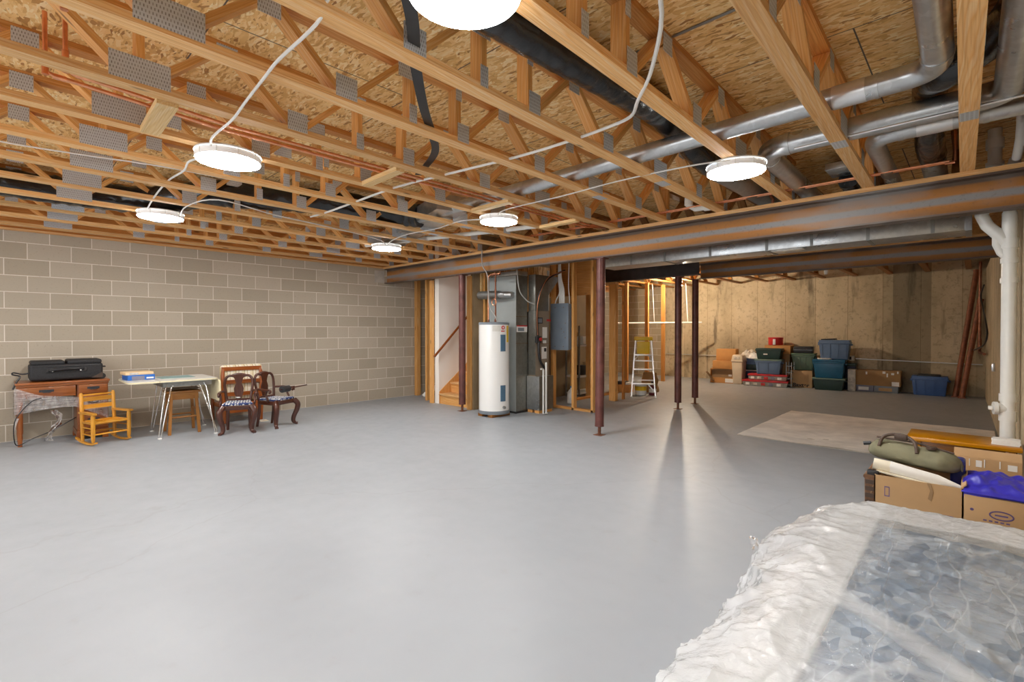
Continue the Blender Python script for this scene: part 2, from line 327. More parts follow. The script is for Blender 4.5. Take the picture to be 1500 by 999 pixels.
M['royal'] = plain('royal_blue_nylon', (.028, .022, .40), .42, 0, .12, 10); M['royal2'] = plain('deep_blue_vinyl', (.02, .03, .20), .4, 0, .12)
M['wicker'] = plain('brown_wicker', (.17, .085, .04), .7, 0, .3, 40, .5); M['ivory'] = plain('ivory_paper_tube', (.78, .72, .58), .6, 0, .04)
M['film_desk'] = film('stretch_film', .66, (.92, .91, .92), 45); M['film_bed'] = film('polythene_sheet', 1.0, (.93, .96, .985), 38, True)
M['mattress'] = plain('white_mattress_border', (.80, .80, .79), .8, 0, .03)
M['lamp'] = emit('lit_diffuser', (1.0, .988, .97), LAMP); M['added_stair_glow'] = emit('added_stair_dome', (1, .95, .88), 45); M['bulb'] = emit('lit_bulb', (1.0, .85, .66), 2300); M['lamp_band'] = emit('frosted_lamp_band', (1, .97, .93), .07); M['lamp_rim'] = plain('white_lamp_rim', (.82, .82, .80), .35, 0, .02)
M['green_strap'] = plain('green_nail_strip', (.04, .13, .02), .5); M['gap'] = plain('dark_brown', (.20, .11, .045), .8)  # the dark brown serves seams, screws, a board and a bag
M['grey_cable'] = plain('grey_flex_conduit', (.42, .42, .40), .45, .3, .05); M['blue_plastic'] = plain('blue_junction_box', (.03, .22, .50), .4)

def quilt_mat():
    m, nt, b = new_mat('blue_damask_ticking'); b.inputs['Roughness'].default_value = .38
    p = objpos(nt)
    w = noisetex(nt, p, 4, 2); sc = N(nt, 'ShaderNodeVectorMath', op='SCALE'); sc.inputs['Scale'].default_value = .05
    nt.links.new(w.outputs['Color'], sc.inputs[0]); ad = N(nt, 'ShaderNodeVectorMath', op='ADD'); nt.links.new(p, ad.inputs[0]); nt.links.new(sc.outputs[0], ad.inputs[1])
    v = N(nt, 'ShaderNodeTexVoronoi'); v.inputs['Scale'].default_value = 1; v.inputs['Randomness'].default_value = .55
    nt.links.new(mapping(nt, ad.outputs[0], (25, 17, 1), (0, 0, 0), (0, 0, .5)), v.inputs['Vector'])
    s = N(nt, 'ShaderNodeSeparateColor'); nt.links.new(v.outputs['Color'], s.inputs[0])
    col = ramp(nt, s.outputs[0], [(0, (.28, .36, .48)), (.5, (.44, .54, .66)), (1, (.74, .82, .90))])
    n = noisetex(nt, p, 22, 4); col = mix(nt, col, (.55, .60, .66), ramp(nt, n.outputs['Fac'], [(.5, (0, 0, 0)), (.75, (.55, .55, .55))]))
    nt.links.new(col, b.inputs['Base Color']); bump(nt, b, v.outputs['Distance'], .4, .02)
    return m
M['quilt'] = quilt_mat()

# ------------------------------------------------------------------ mesh builder
class MB:
    def __init__(s): s.v = []; s.f = []; s.g = []; s.mi = []; s.sm = []; s.cur = 0
    def mat(s, i): s.cur = i; return s
    def _add(s, vs, gs, fs, smooth=False):
        o = len(s.v); s.v += [tuple(v) for v in vs]; s.g += [tuple(g) for g in gs]
        for f in fs: s.f.append(tuple(o + i for i in f)); s.mi.append(s.cur); s.sm.append(smooth)
    def bar(s, p, q, w, h, up=(0, 0, 1), w2=None, h2=None):
        """square-section piece from p to q; w across, h along up"""
        p = Vector(p); q = Vector(q); d = q - p; L = d.length
        if L < 1e-6: return s
        d.normalize(); u = Vector(up); u = u - d * u.dot(d)
        if u.length < 1e-4: u = Vector((1, 0, 0)); u = u - d * u.dot(d)
        u.normalize(); r = d.cross(u); w2 = w if w2 is None else w2; h2 = h if h2 is None else h2
        o = random.uniform(0, 20); vs = []; gs = []
        for (c, ww, hh, l) in ((p, w, h, 0), (q, w2, h2, L)):
            for a, b in ((-1, -1), (1, -1), (1, 1), (-1, 1)):
                vs.append(c + r * (a * ww / 2) + u * (b * hh / 2)); gs.append((o + l, a * ww / 2 + o, b * hh / 2 + o * .7))
        s._add(vs, gs, [(3, 2, 1, 0), (4, 5, 6, 7), (0, 1, 5, 4), (1, 2, 6, 5), (2, 3, 7, 6), (3, 0, 4, 7)]); return s
    def box(s, lo, hi, axis=None):
        lo = Vector(lo); hi = Vector(hi); d = hi - lo
        if axis is None: axis = max(range(3), key=lambda i: d[i])
        c = (lo + hi) / 2; p = c.copy(); q = c.copy(); p[axis] = lo[axis]; q[axis] = hi[axis]
        up = (0, 0, 1) if axis != 2 else (0, 1, 0)
        if axis == 0: return s.bar(p, q, d.y, d.z, up)
        if axis == 1: return s.bar(p, q, d.x, d.z, up)
        return s.bar(p, q, d.x, d.y, up)
    def tube(s, pts, r, n=12, cap=True, smooth=True, closed=False):
        pts = [Vector(p) for p in pts]; K = len(pts); rs = r if isinstance(r, (list, tuple)) else [r] * K
        o = random.uniform(0, 20); vs = []; gs = []; l = 0; t0 = None; u = None
        for i, p in enumerate(pts):
            a = pts[(i - 1) % K] if closed or i > 0 else p; b = pts[(i + 1) % K] if closed or i < K - 1 else p
            t = (b - a).normalized()
            if u is None:
                u = Vector((0, 0, 1)) if abs(t.z) < .9 else Vector((1, 0, 0))
            u = u - t * u.dot(t)
            if u.length < 1e-5: u = t.orthogonal()
            u.normalize(); w = t.cross(u)
            if i: l += (p - pts[i - 1]).length
            for k in range(n):
                a2 = 2 * PI * k / n; off = u * math.cos(a2) * rs[i] + w * math.sin(a2) * rs[i]
                vs.append(p + off); gs.append((o + l, math.cos(a2) * rs[i] + o, math.sin(a2) * rs[i]))
        fs = []
        for i in range(K if closed else K - 1):
            j = (i + 1) % K
            for k in range(n): fs.append((i * n + k, i * n + (k + 1) % n, j * n + (k + 1) % n, j * n + k))
        if cap and not closed: fs.append(tuple(range(n))[::-1]); fs.append(tuple((K - 1) * n + k for k in range(n)))
        s._add(vs, gs, fs, smooth); return s
    def lathe(s, prof, c=(0, 0, 0), n=24, axis='z', smooth=True, cap=True):
        c = Vector(c); vs = []; gs = []
        for (r, z) in prof:
            for k in range(n):
                a = 2 * PI * k / n; x, y = r * math.cos(a), r * math.sin(a)
                v = Vector((x, y, z)) if axis == 'z' else (Vector((z, x, y)) if axis == 'x' else Vector((y, z, x)))
                vs.append(c + v); gs.append((z, x, y))
        fs = []
        for i in range(len(prof) - 1):
            for k in range(n): fs.append((i * n + k, i * n + (k + 1) % n, (i + 1) * n + (k + 1) % n, (i + 1) * n + k))
        if cap: fs.append(tuple(range(n))[::-1]); fs.append(tuple((len(prof) - 1) * n + k for k in range(n)))
        s._add(vs, gs, fs, smooth); return s
    def prism(s, poly, a, b, plane='yz'):
        """polygon in a plane, extruded from a to b along the third axis"""
        def P(u, v, t): return {'yz': (t, u, v), 'xz': (u, t, v), 'xy': (u, v, t)}[plane]
        n = len(poly); o = random.uniform(0, 20)
        vs = [P(u, v, a) for u, v in poly] + [P(u, v, b) for u, v in poly]; gs = [(v + o, u, a) for u, v in poly] + [(v + o, u, b) for u, v in poly]
        fs = [tuple(range(n))[::-1], tuple(range(n, 2 * n))] + [(i, (i + 1) % n, n + (i + 1) % n, n + i) for i in range(n)]
        s._add(vs, gs, fs); return s
    def grid(s, fn, nu, nv, smooth=True, closeu=False):
        vs = []; gs = []
        for i in range(nu):
            for j in range(nv):
                p = fn(i / (nu if closeu else nu - 1), j / (nv - 1)); vs.append(p); gs.append((p[1], p[0], p[2]))
        fs = []
        for i in range(nu if closeu else nu - 1):
            k = (i + 1) % nu
            for j in range(nv - 1): fs.append((i * nv + j, k * nv + j, k * nv + j + 1, i * nv + j + 1))
        s._add(vs, gs, fs, smooth); return s
    def taper(s, c, w0, d0, w1, d1, h):
        """tub: bottom w0 x d0, top w1 x d1, base centre c"""
        x, y, z = c; vs = []; gs = []
        for (w, d, zz) in ((w0, d0, z), (w1, d1, z + h)):
            for a, b in ((-1, -1), (1, -1), (1, 1), (-1, 1)): vs.append((x + a * w / 2, y + b * d / 2, zz)); gs.append((zz, a, b))
        s._add(vs, gs, [(3, 2, 1, 0), (4, 5, 6, 7), (0, 1, 5, 4), (1, 2, 6, 5), (2, 3, 7, 6), (3, 0, 4, 7)]); return s
    def mesh(s, name, mats, bevel=0, seg=2):
        me = bpy.data.meshes.new(name); me.from_pydata(s.v, [], s.f)
        for m in mats: me.materials.append(m)
        me.polygons.foreach_set('material_index', s.mi); me.polygons.foreach_set('use_smooth', s.sm)
        at = me.attributes.new('g', 'FLOAT_VECTOR', 'POINT'); at.data.foreach_set('vector', [c for g in s.g for c in g])
        bm = bmesh.new(); bm.from_mesh(me)
        bmesh.ops.recalc_face_normals(bm, faces=bm.faces)
        if bevel:
            ed = [e for e in bm.edges if len(e.link_faces) == 2 and e.calc_face_angle(0) > .6]
            bmesh.ops.bevel(bm, geom=ed, offset=bevel, segments=seg, profile=.5, affect='EDGES', clamp_overlap=True)
            for f in bm.faces: f.smooth = True
            bm.to_mesh(me); 
            bm.free(); me.update()
            try: me.set_sharp_from_angle(angle=.6)
            except Exception: pass
        else:
            bm.to_mesh(me); bm.free()
            try:
                if any(s.sm): me.set_sharp_from_angle(angle=.7)
            except Exception: pass
        return me
    def build(s, name, mat, parent=None, bevel=0, seg=2):
        mats = mat if isinstance(mat, (list, tuple)) else [mat]
        o = bpy.data.objects.new(name, s.mesh(name, mats, bevel, seg)); COL.objects.link(o)
        if parent is not None: o.parent = parent
        return o
def tag(o, label, cat, group=None, kind=None):
    o['label'] = label; o['category'] = cat
    if group: o['group'] = group
    if kind: o['kind'] = kind
    return o
def empty(name, loc=(0, 0, 0), rz=0, label=None, cat=None, group=None):
    o = bpy.data.objects.new(name, None); COL.objects.link(o); o.location = loc; o.rotation_euler = (0, 0, rz); o.empty_display_size = .1
    if label: tag(o, label, cat, group)
    return o
def struct(o): o['kind'] = 'structure'; return o
def copy_tree(o, parent=None):
    c = o.copy(); COL.objects.link(c)
    if parent is not None: c.parent = parent
    for ch in list(o.children): copy_tree(ch, c)
    return c
def smooth_path(pts, k=6):
    pts = [Vector(p) for p in pts]; out = []
    for i in range(len(pts) - 1):
        p0 = pts[max(i - 1, 0)]; p1 = pts[i]; p2 = pts[i + 1]; p3 = pts[min(i + 2, len(pts) - 1)]
        for j in range(k):
            t = j / k
            out.append(.5 * ((2 * p1) + (p2 - p0) * t + (2 * p0 - 5 * p1 + 4 * p2 - p3) * t * t + (3 * p1 - p0 - 3 * p2 + p3) * t ** 3))
    out.append(pts[-1]); return out
def text(name, body, size, loc, rot, mat, parent=None, ext=.0006, align='CENTER'):
    cu = bpy.data.curves.new(name, 'FONT'); cu.body = body; cu.size = size; cu.extrude = ext; cu.align_x = align; cu.align_y = 'CENTER'
    cu.materials.append(mat)
    cu.offset = .004
    tmp = bpy.data.objects.new(name, cu); COL.objects.link(tmp)
    me = bpy.data.meshes.new_from_object(tmp.evaluated_get(bpy.context.evaluated_depsgraph_get()))
    bpy.data.objects.remove(tmp); bpy.data.curves.remove(cu)
    o = bpy.data.objects.new(name, me); COL.objects.link(o); o.location = loc; o.rotation_euler = rot
    if not me.materials: me.materials.append(mat)
    if parent is not None: o.parent = parent
    return o

# ------------------------------------------------------------------ camera
cam = bpy.data.cameras.new('camera'); co = bpy.data.objects.new('camera', cam); COL.objects.link(co)
co.location = (0, 0, 1.355); co.rotation_euler = (math.radians(90 - .62), 0, math.radians(43.6))
cam.sensor_width = 36; cam.lens = 714 / 1500 * 36; cam.shift_y = -7.7 / 1500; cam.clip_start = .02
SC.camera = co

# ------------------------------------------------------------------ the room
XL, YB, YR, ZC = -8.53, -3.0, 13.75, 3.012
def xr(y): return .27 - .0155 * (y - 5.3)          # face of the right wall
def slab(name, lo, hi, mat): return struct(MB().box(lo, hi).build(name, mat))
slab('floor', (XL - .2, YB - .2, -.12), (1.2, YR + .2, 0), M['floor'])
slab('ceiling', (XL - .2, YB - .2, ZC), (1.2, YR + .2, ZC + .02), M['osb'])
struct(MB().box((XL - .2, YB - .2, 0), (XL, YR, 2.575)).build('wall_left', M['block']))
struct(MB().box((XL - .2, YB - .2, 2.612), (XL - .06, YR, ZC)).build('trim_1', M['pine_dark']))
struct(MB().box((XL - .2, YB - .1, 2.575), (XL - .02, YR, 2.612)).build('trim_2', M['pine']))
struct(MB().box((-6.80, YR, 0), (1.0, YR + .2, ZC)).build('wall_rear', M['concrete']))
struct(MB().box((XL, YR - .02, 0), (-6.80, YR + .18, ZC)).build('wall_back', M['block_rear']))
struct(MB().prism([(xr(YB - .2), YB - .2), (xr(YR + .2), YR + .2), (1.2, YR + .2), (1.2, YB - .2)], 0, 2.60, 'xy').build('wall_right', M['concrete_side']))
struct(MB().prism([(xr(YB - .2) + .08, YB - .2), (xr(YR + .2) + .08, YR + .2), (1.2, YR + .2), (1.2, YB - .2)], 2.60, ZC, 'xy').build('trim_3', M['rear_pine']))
mb = MB(); W0, W1, V0, V1 = -7.4, -1.4, .75, 2.35
mb.box((XL - .2, YB - .2, 0), (W0, YB, ZC)); mb.box((W1, YB - .2, 0), (1.2, YB, ZC)); mb.box((W0, YB - .2, 0), (W1, YB, V0)); mb.box((W0, YB - .2, V1), (W1, YB, ZC))
struct(mb.build('wall_front', M['block']))
wn = struct(MB().box((W0, YB - .14, V0), (W1, YB - .08, V0 + .06)).box((W0, YB - .14, V1 - .06), (W1, YB - .08, V1)).box((W0, YB - .14, V0), (W0 + .06, YB - .08, V1)).box((W1 - .06, YB - .14, V0), (W1, YB - .08, V1)).box((W0 + 1.97, YB - .14, V0), (W0 + 2.03, YB - .08, V1)).box((W0 + 3.97, YB - .14, V0), (W0 + 4.03, YB - .08, V1)).build('added_window_1', M['white_plastic']))  # added window out of view, made to let in sky fill

# ------------------------------------------------------------------ floor trusses
ZT, TH, DX = 2.612, .40, .638
TOP = ['front wall', 'block wall']
def truss_proto(label):
    t = empty('floor_truss', (0, 5.28, ZT)); tag(t, label, 'floor truss', 'floor trusses over the open floor')
    Y0, Y1, w, h = YB + .02 - 5.28, .13, .089, .038
    r = lambda y: y - 5.28
    MB().bar((0, Y0, h / 2), (0, Y1, h / 2), w, h).build('bottom_chord', M['pine'], t)
    MB().bar((0, Y0, TH - h / 2), (0, Y1, TH - h / 2), w, h).build('top_chord', M['pine_dark'], t)
    zb, zt = h, TH - h
    def web(y0, z0, y1, z1): MB().bar((0, r(y0), z0), (0, r(y1), z1), .086, .037, (0, 1, 0) if abs(y1 - y0) < .01 else (0, 0, 1)).build('web', M['spruce'], t)
    bots = [-2.73, -1.92, -1.11, -.30, .51, 1.32, 2.17, 2.98, 3.79, 4.60]
    tops = [-2.325, -1.515, -.705, .105, .915, 2.565, 3.385, 4.195, 5.0]
    for b in bots:
        for q in tops:
            if abs(abs(b - q) - .405) < .03:
                s = 1 if q > b else -1
                web(b + s * .035, zb + .006, q - s * .035, zt - .006)
    web(1.36, zb + .006, 1.69, zt - .006); web(5.04, zt - .006, 5.33, zb + .006)
    for y in (1.76, 2.13, .51, 5.31): web(y, zb, y, zt)
    def plate(y, z, ly, lz): MB().box((.0445, r(y) - ly / 2, z - lz / 2), (.0465, r(y) + ly / 2, z + lz / 2), 1).build('connector_plate', M['plate'], t)
    for b in bots:
        if b in (.51, 3.79): plate(b, .085, .26 if b == .51 else .23, .13)
        else: plate(b, .075, .125 if b != 2.17 else .10, .12)
    for q in tops: plate(q, TH - .07, .11, .105)
    plate(1.73, TH - .07, .15, .11); plate(2.13, TH - .07, .05, .10); plate(1.76, .075, .055, .11); plate(5.30, .07, .10, .11)
    MB().box((-.042, r(3.85), -.0022), (.042, r(4.0), -.0002), 1).build('splice_plate', M['plate'], t)
    return t
ORD = ['nearest', 'second', 'third', 'fourth', 'fifth', 'sixth', 'seventh', 'eighth', 'ninth', 'tenth', 'eleventh', 'twelfth', 'thirteenth', 'fourteenth']
def tl(k):
    n = 13 - k
    if n == 0: return 'pine floor truss running tight along the top of the block wall'
    return 'pine floor truss, %s one out from the truss along the block wall' % ['', 'first', 'second', 'third', 'fourth', 'fifth', 'sixth', 'seventh', 'eighth', 'ninth', 'tenth', 'eleventh', 'twelfth', 'thirteenth'][n]
proto = truss_proto(tl(0))
for k in range(14):
    o = proto if k == 0 else copy_tree(proto)
    o.location = (-.06 - DX * k, 5.28, ZT); o['label'] = tl(k)
    o.rotation_euler.z = .0148 * (1 if k <= 6 else max(0, (13 - k) / 7))
# the bay beyond the main beam
def rear_truss():
    t = empty('rear_floor_truss', (0, 5.45, ZT))
    w, h, L = .089, .038, 8.28
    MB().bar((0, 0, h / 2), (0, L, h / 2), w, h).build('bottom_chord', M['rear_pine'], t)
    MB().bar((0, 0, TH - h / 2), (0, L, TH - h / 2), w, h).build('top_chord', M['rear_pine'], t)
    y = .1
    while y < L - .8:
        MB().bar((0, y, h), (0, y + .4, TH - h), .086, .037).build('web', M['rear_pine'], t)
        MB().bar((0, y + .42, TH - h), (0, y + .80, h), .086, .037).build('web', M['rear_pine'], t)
        y += .83
    return t
rp = rear_truss()
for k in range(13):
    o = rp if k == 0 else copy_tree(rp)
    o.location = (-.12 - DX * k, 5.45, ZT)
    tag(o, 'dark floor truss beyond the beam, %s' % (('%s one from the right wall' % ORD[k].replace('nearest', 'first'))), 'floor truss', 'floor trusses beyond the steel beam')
# blocks carrying the copper pipes between two trusses
for i, (y, wh) in enumerate(((.66, 'nearest the copper risers'), (2.17, 'second from the copper risers'), (3.43, 'behind the round lamp in mid floor'), (4.54, 'closest to the steel beam'))):
    sh = .0148 * (5.28 - y)
    b = MB().bar((-3.888 + sh + .0455, y, ZT - .004), (-3.25 + sh - .0455, y - .015, ZT - .004), .10 if i == 0 else .075, .036).build('wood_block', M['pine_pale'])
    tag(b, 'pale wood block under the copper pipes, %s' % wh, 'wood block', 'pipe support blocks')

# ------------------------------------------------------------------ steel beams and posts
def ibeam(name, x0, x1, y, z0, z1, w, mat, label, plate=None, tf=.016):
    t = empty(name, ((x0 + x1) / 2, y, z0)); tag(t, label, 'steel beam')
    L = (x1 - x0) / 2; H = z1 - z0; g = .012
    prof = [(-w / 2, 0), (w / 2, 0), (w / 2, tf), (g, tf + .006), (g, H - tf - .006), (w / 2, H - tf), (w / 2, H), (-w / 2, H), (-w / 2, H - tf), (-g, H - tf - .006), (-g, tf + .006), (-w / 2, tf)]
    MB().prism(prof, -L, L, 'yz').build('i_section', mat, t)
    if plate: MB().bar((-L, 0, H + .0185), (L, 0, H + .0185), w + .02, .037).build('sill_plate', M['pine'], t)
    return t
ibeam('steel_beam', XL - .02, xr(5.35) + .06, 5.35, 2.287, 2.574, .145, M['beam'], 'long rust-streaked steel I-beam across the front of the utility area', True)
ibeam('far_steel_beam', -3.66, xr(8.8) + .03, 8.86, 2.30, 2.575, .14, M['beam_far'], 'shorter rusty steel I-beam in front of the concrete wall', True)
ibeam('dark_steel_beam', -6.0, -3.36, 8.06, 2.285, 2.55, .15, M['beam_dark'], 'dark primed steel beam end above the step ladder side')
p = MB().box((XL - .001, 5.06, 2.30), (XL + .012, 5.27, 2.53)).build('mortar_patch', plain('pale_mortar', (.46, .43, .38), .9)); tag(p, 'pale mortar patch where the long beam enters the block wall', 'mortar patch')
def post(x, y, top, label, lean=0):
    t = empty('steel_post', (x, y, 0)); tag(t, label, 'steel post', 'maroon steel support posts')
    MB().tube([(0, 0, .115), (lean, 0, top)], .057, 24).build('post_tube', M['post'], t)
    MB().tube([(0, 0, .114), (0, 0, .125)], .060, 24).build('bottom_collar', M['post'], t)
    MB().tube([(0, 0, 0), (0, 0, .12)], .020, 12).build('jack_screw', M['rust'], t)
    MB().box((-.06, -.06, 0), (.06, .06, .006)).build('base_plate', M['rust'], t, .002)
    MB().box((-.075 + lean, -.065, top - .012), (.075 + lean, .065, top)).build('cap_plate', M['post'], t)
    return t
post(-6.25, 5.35, 2.287, 'maroon steel post beside the stair opening')
post(-3.53, 5.35, 2.287, 'maroon steel post nearest the camera, under the long beam', .02)
post(-3.72, 8.06, 2.285, 'maroon steel post under the dark beam end, right of the ladder')
post(-3.76, 8.86, 2.30, 'maroon steel post at the end of the far rusty beam')

# ------------------------------------------------------------------ ceiling lamps
def lamp():
    t = empty('ceiling_light')
    MB().lathe([(.203, .004), (.205, .010), (.205, .052)], (0, 0, 0), 48, cap=False).build('side_band', M['lamp_band'], t)
    for k in range(10): a = 2 * PI * k / 10; MB().bar((.2062 * math.cos(a), .2062 * math.sin(a), .006), (.2062 * math.cos(a), .2062 * math.sin(a), .052), .006, .004, (math.cos(a), math.sin(a), 0)).build('band_rib', M['lamp_rim'], t)
    MB().lathe([(.200, .052), (.12, .056), (.06, .058)], (0, 0, 0), 48).build('back_plate', M['galv'], t)
    MB().lathe([(.212, .050), (.212, .060), (.195, .060), (.195, .05)], (0, 0, 0), 48, cap=False).build('rim', M['lamp_rim'], t)
    MB().lathe([(.02, -.014), (.10, -.013), (.17, -.008), (.202, .0), (.203, .004)], (0, 0, 0), 48).build('diffuser', M['lamp'], t)
    return t
lp = lamp()
LP = [(-1.33, 1.15, 'lit round lamp at the very top of the picture, nearest the camera'), (-3.86, 1.13, 'lit round lamp above the open floor, left of the big black duct sleeve'),
      (-6.30, 1.19, 'lit round lamp above the desk side of the block wall'), (-1.33, 3.86, 'lit round lamp under the silver duct elbow'),
      (-3.84, 3.82, 'lit round lamp in front of the water heater'), (-6.29, 3.93, 'lit round lamp nearest the block wall end of the long beam'),
      (-1.33, -1.57, None), (-3.86, -1.57, None), (-6.30, -1.57, None)]  # last three are added lamps, unseen, put in for brightness
for i, (x, y, lb) in enumerate(LP):
    o = lp if i == 0 else copy_tree(lp); o.location = (x, y, ZT - .061)
    tag(o, lb or 'added round fill lamp behind the camera, out of view', 'ceiling light', 'round ceiling lamps' if lb else 'added fill lamps behind the camera')

t = empty('bare_bulb_lamp', (-5.3, 11.6, 2.50)); tag(t, 'lit bare bulb hanging between the far trusses beyond the ladder', 'lamp')
MB().lathe([(.012, -.075), (.030, -.06), (.036, -.035), (.030, -.01), (.016, .015), (.014, .02)], n=20).build('bulb', M['bulb'], t); MB().lathe([(.018, .015), (.03, .02), (.05, .07), (.055, .08), (.055, .11)], n=20).build('lamp_holder', M['white_plastic'], t)
MB().tube([(0, 0, .11), (0, 0, .50)], .006, 8).build('drop_cord', M['white_cable'], t)

# ------------------------------------------------------------------ ducts
def silver(name, pts, r, label, mat='galv', seams=(), tape=(), n=24):
    t = empty(name, pts[0]); tag(t, label, 'duct'); o = Vector(pts[0])
    path = [Vector(p) - o for p in pts]
    MB().tube(path, r, n).build('duct_pipe', M[mat], t)
    for a, b in seams: MB().tube([Vector(a) - o, Vector(b) - o], r + .004, n).build('seam_band', M['galv'], t)
    for a, b in tape: MB().tube([Vector(a) - o, Vector(b) - o], r + .0025, n).build('foil_tape', M['aluminium'], t)
    return t
def elbow(p0, c, p1, k=8):
    """quarter bend control points between two legs meeting at c"""
    p0, c, p1 = Vector(p0), Vector(c), Vector(p1)
    return [((1 - t) ** 2) * p0 + 2 * t * (1 - t) * c + t * t * p1 for t in [i / k for i in range(k + 1)]]
z1 = 2.722
silver('round_duct', [(-4.9, 3.53, z1), (-.32, 3.39, z1)] + elbow((-.30, 3.39, z1), (-.155, 3.385, z1), (-.15, 3.24, z1)) + [(-.145, 2.6, z1 + .05), (-.14, YB + .1, z1 + .10)], .064,
       'long silver round duct with elbow, nearest of the silver ducts', seams=[((-.42, 3.393, z1), (-.40, 3.392, z1)), ((-.15, 3.22, z1 + .001), (-.15, 3.20, z1 + .003)), ((-2.1, 3.444, z1), (-2.07, 3.443, z1))], tape=[((-.62, 3.399, z1), (-.46, 3.394, z1))])
z2 = 2.732
silver('round_duct', [(-1.24, 6.6, z2)] + elbow((-1.20, 4.22, z2), (-1.185, 4.04, z2), (-1.03, 4.02, z2)) + elbow((-.02, 4.02, z2), (.13, 4.02, z2), (.135, 3.87, z2)) + [(.15, 2.2, z2 + .02)], .075,
       'silver round duct with two elbows, behind the nearest silver duct', seams=[((-1.201, 4.24, z2), (-1.201, 4.26, z2)), ((-1.03, 4.02, z2), (-1.0, 4.02, z2)), ((-.08, 4.02, z2), (-.05, 4.02, z2))])
z3 = 2.722
silver('round_duct', [(-.57, 6.6, z3)] + elbow((-.55, 4.45, z3), (-.545, 4.29, z3), (-.40, 4.27, z3)) + [(xr(4.3) - .01, 4.28, z3)], .06,
       'thinner silver round duct turning toward the long beam by the black boot', seams=[((-.40, 4.27, z3), (-.37, 4.27, z3)), ((.02, 4.275, z3), (.05, 4.275, z3))], tape=[((-.30, 4.27, z3), (-.12, 4.272, z3))])
def sleeve(name, pts, r, label, k=10, wob=.012):
    pts = smooth_path(pts, k); o = pts[0].copy(); t = empty(name, o); tag(t, label, 'flexible duct')
    mb = MB(); n = 32; vs = []; gs = []; fs = []; L = 0
    up = Vector((0, 0, 1)); den = []
    for i in range(len(pts) - 1):
        m = max(1, int((pts[i + 1] - pts[i]).length / .022))
        for j in range(m): den.append(pts[i].lerp(pts[i + 1], j / m))
    den.append(pts[-1])
    for i, p in enumerate(den):
        d = (den[min(i + 1, len(den) - 1)] - den[max(i - 1, 0)]).normalized(); u = (up - d * up.dot(d)).normalized(); w = d.cross(u)
        for q in range(n):
            a = 2 * PI * q / n; base = p + u * math.cos(a) * r + w * math.sin(a) * r
            rr = r + wob * noise.noise(Vector((base.x * 14, base.y * 14, base.z * 14))) + wob * .7 * noise.noise(Vector((i * .55, a * .8, 3))) + wob * .3 * math.sin(i * 1.3)
            vs.append(p - o + u * math.cos(a) * rr + w * math.sin(a) * rr); gs.append((i * .02, a, 0))
    for i in range(len(den) - 1):
        for q in range(n): fs.append((i * n + q, i * n + (q + 1) % n, (i + 1) * n + (q + 1) % n, (i + 1) * n + q))
    fs += [tuple(range(n))[::-1], tuple((len(den) - 1) * n + q for q in range(n))]
    mb._add(vs, gs, fs, True); mb.build('sleeve', M['black_film'], t)
    return t
sleeve('flexible_duct', [(-1.70, -2.6, 2.83), (-1.66, .2, 2.84), (-1.63, 1.8, 2.84), (-1.61, 2.6, 2.86), (-1.63, 3.15, 2.902), (-1.67, 3.5, 2.904), (-1.69, 3.75, 2.894), (-1.69, 4.1, 2.82), (-1.66, 4.35, 2.78)], .103,
       'fat black plastic duct sleeve running between trusses beside the nearest lamp', wob=.005)
silver('duct_boot', [(-1.66, 4.33, 2.78), (-1.64, 4.6, 2.775), (-1.62, 6.2, 2.77)], .105, 'galvanized round duct taking the end of the fat black sleeve', 'galv_dull')
sleeve('flexible_duct', [(-6.85, -2.6, 2.79), (-6.80, -.6, 2.79), (-6.78, .3, 2.78), (-6.62, .95, 2.77), (-6.30, 1.35, 2.80), (-5.95, 1.62, 2.83), (-5.70, 2.10, 2.83), (-5.36, 2.72, 2.83), (-5.22, 3.15, 2.80), (-5.12, 3.45, 2.78), (-4.93, 3.55, 2.76)], .138,
       'shiny black duct sleeve above the trusses along the block wall side')
sleeve('flexible_duct', [(.20, 2.6, 2.88), (.18, 3.05, 2.86), (.07, 3.42, 2.83), (-.12, 3.64, 2.80), (-.20, 3.82, 2.845), (-.22, 4.04, 2.908), (-.24, 4.35, 2.90), (-.26, 4.75, 2.82), (-.27, 5.0, 2.785), (-.27, 5.25, 2.78)], .090,
       'black duct sleeve bending behind the nearest silver duct elbow', wob=.004)
silver('duct_boot', [(-.27, 5.24, 2.78), (-.28, 6.3, 2.76)], .085, 'galvanized collar under the right black sleeve at the long beam', 'galv')
sleeve('flexible_duct', [(-.90, 5.62, 2.80), (-.90, 5.9, 2.78), (-.92, 6.3, 2.77)], .085, 'short black sleeve end behind the long beam', wob=.006)
MB_ = MB().box((-1.03, 5.30, 2.84), (-.80, 5.62, 2.90)); b_ = MB_.build('register_box', M['galv'], bevel=.004); tag(b_, 'small galvanized register box hanging above the long beam', 'duct box')
# galvanised trunk and return ducts over the water heater end
t = empty('rectangular_duct', (-2.02, 6.3, 2.275)); tag(t, 'long rectangular galvanized trunk duct behind the long beam', 'duct')
MB().box((-2.0, -.2, 0), (1.97, .2, .22)).build('duct_body', M['galv'], t, .004)
for x in (-1.0, .25, 1.2): MB().box((x, -.206, -.006), (x + .03, .206, .226)).build('joint_flange', M['galv_dull'], t)
MB().box((1.94, -.208, -.008), (1.985, .208, .228)).build('end_flange', M['galv'], t)
for x in (-1.5, -.4, .7, 1.7):
    for y in (-.204, .202): MB().box((x, y, .0), (x + .03, y + .002, .337)).build('hanger_strap', M['galv_dull'], t)
MB().box((.30, -.17, -.012), (.62, -.04, 0)).build('register', M['white_plastic'], t, .003)
t = empty('rectangular_duct', (-5.6, 3.9, 2.64)); tag(t, 'grey galvanized duct lying above the trusses near the block wall end', 'duct')
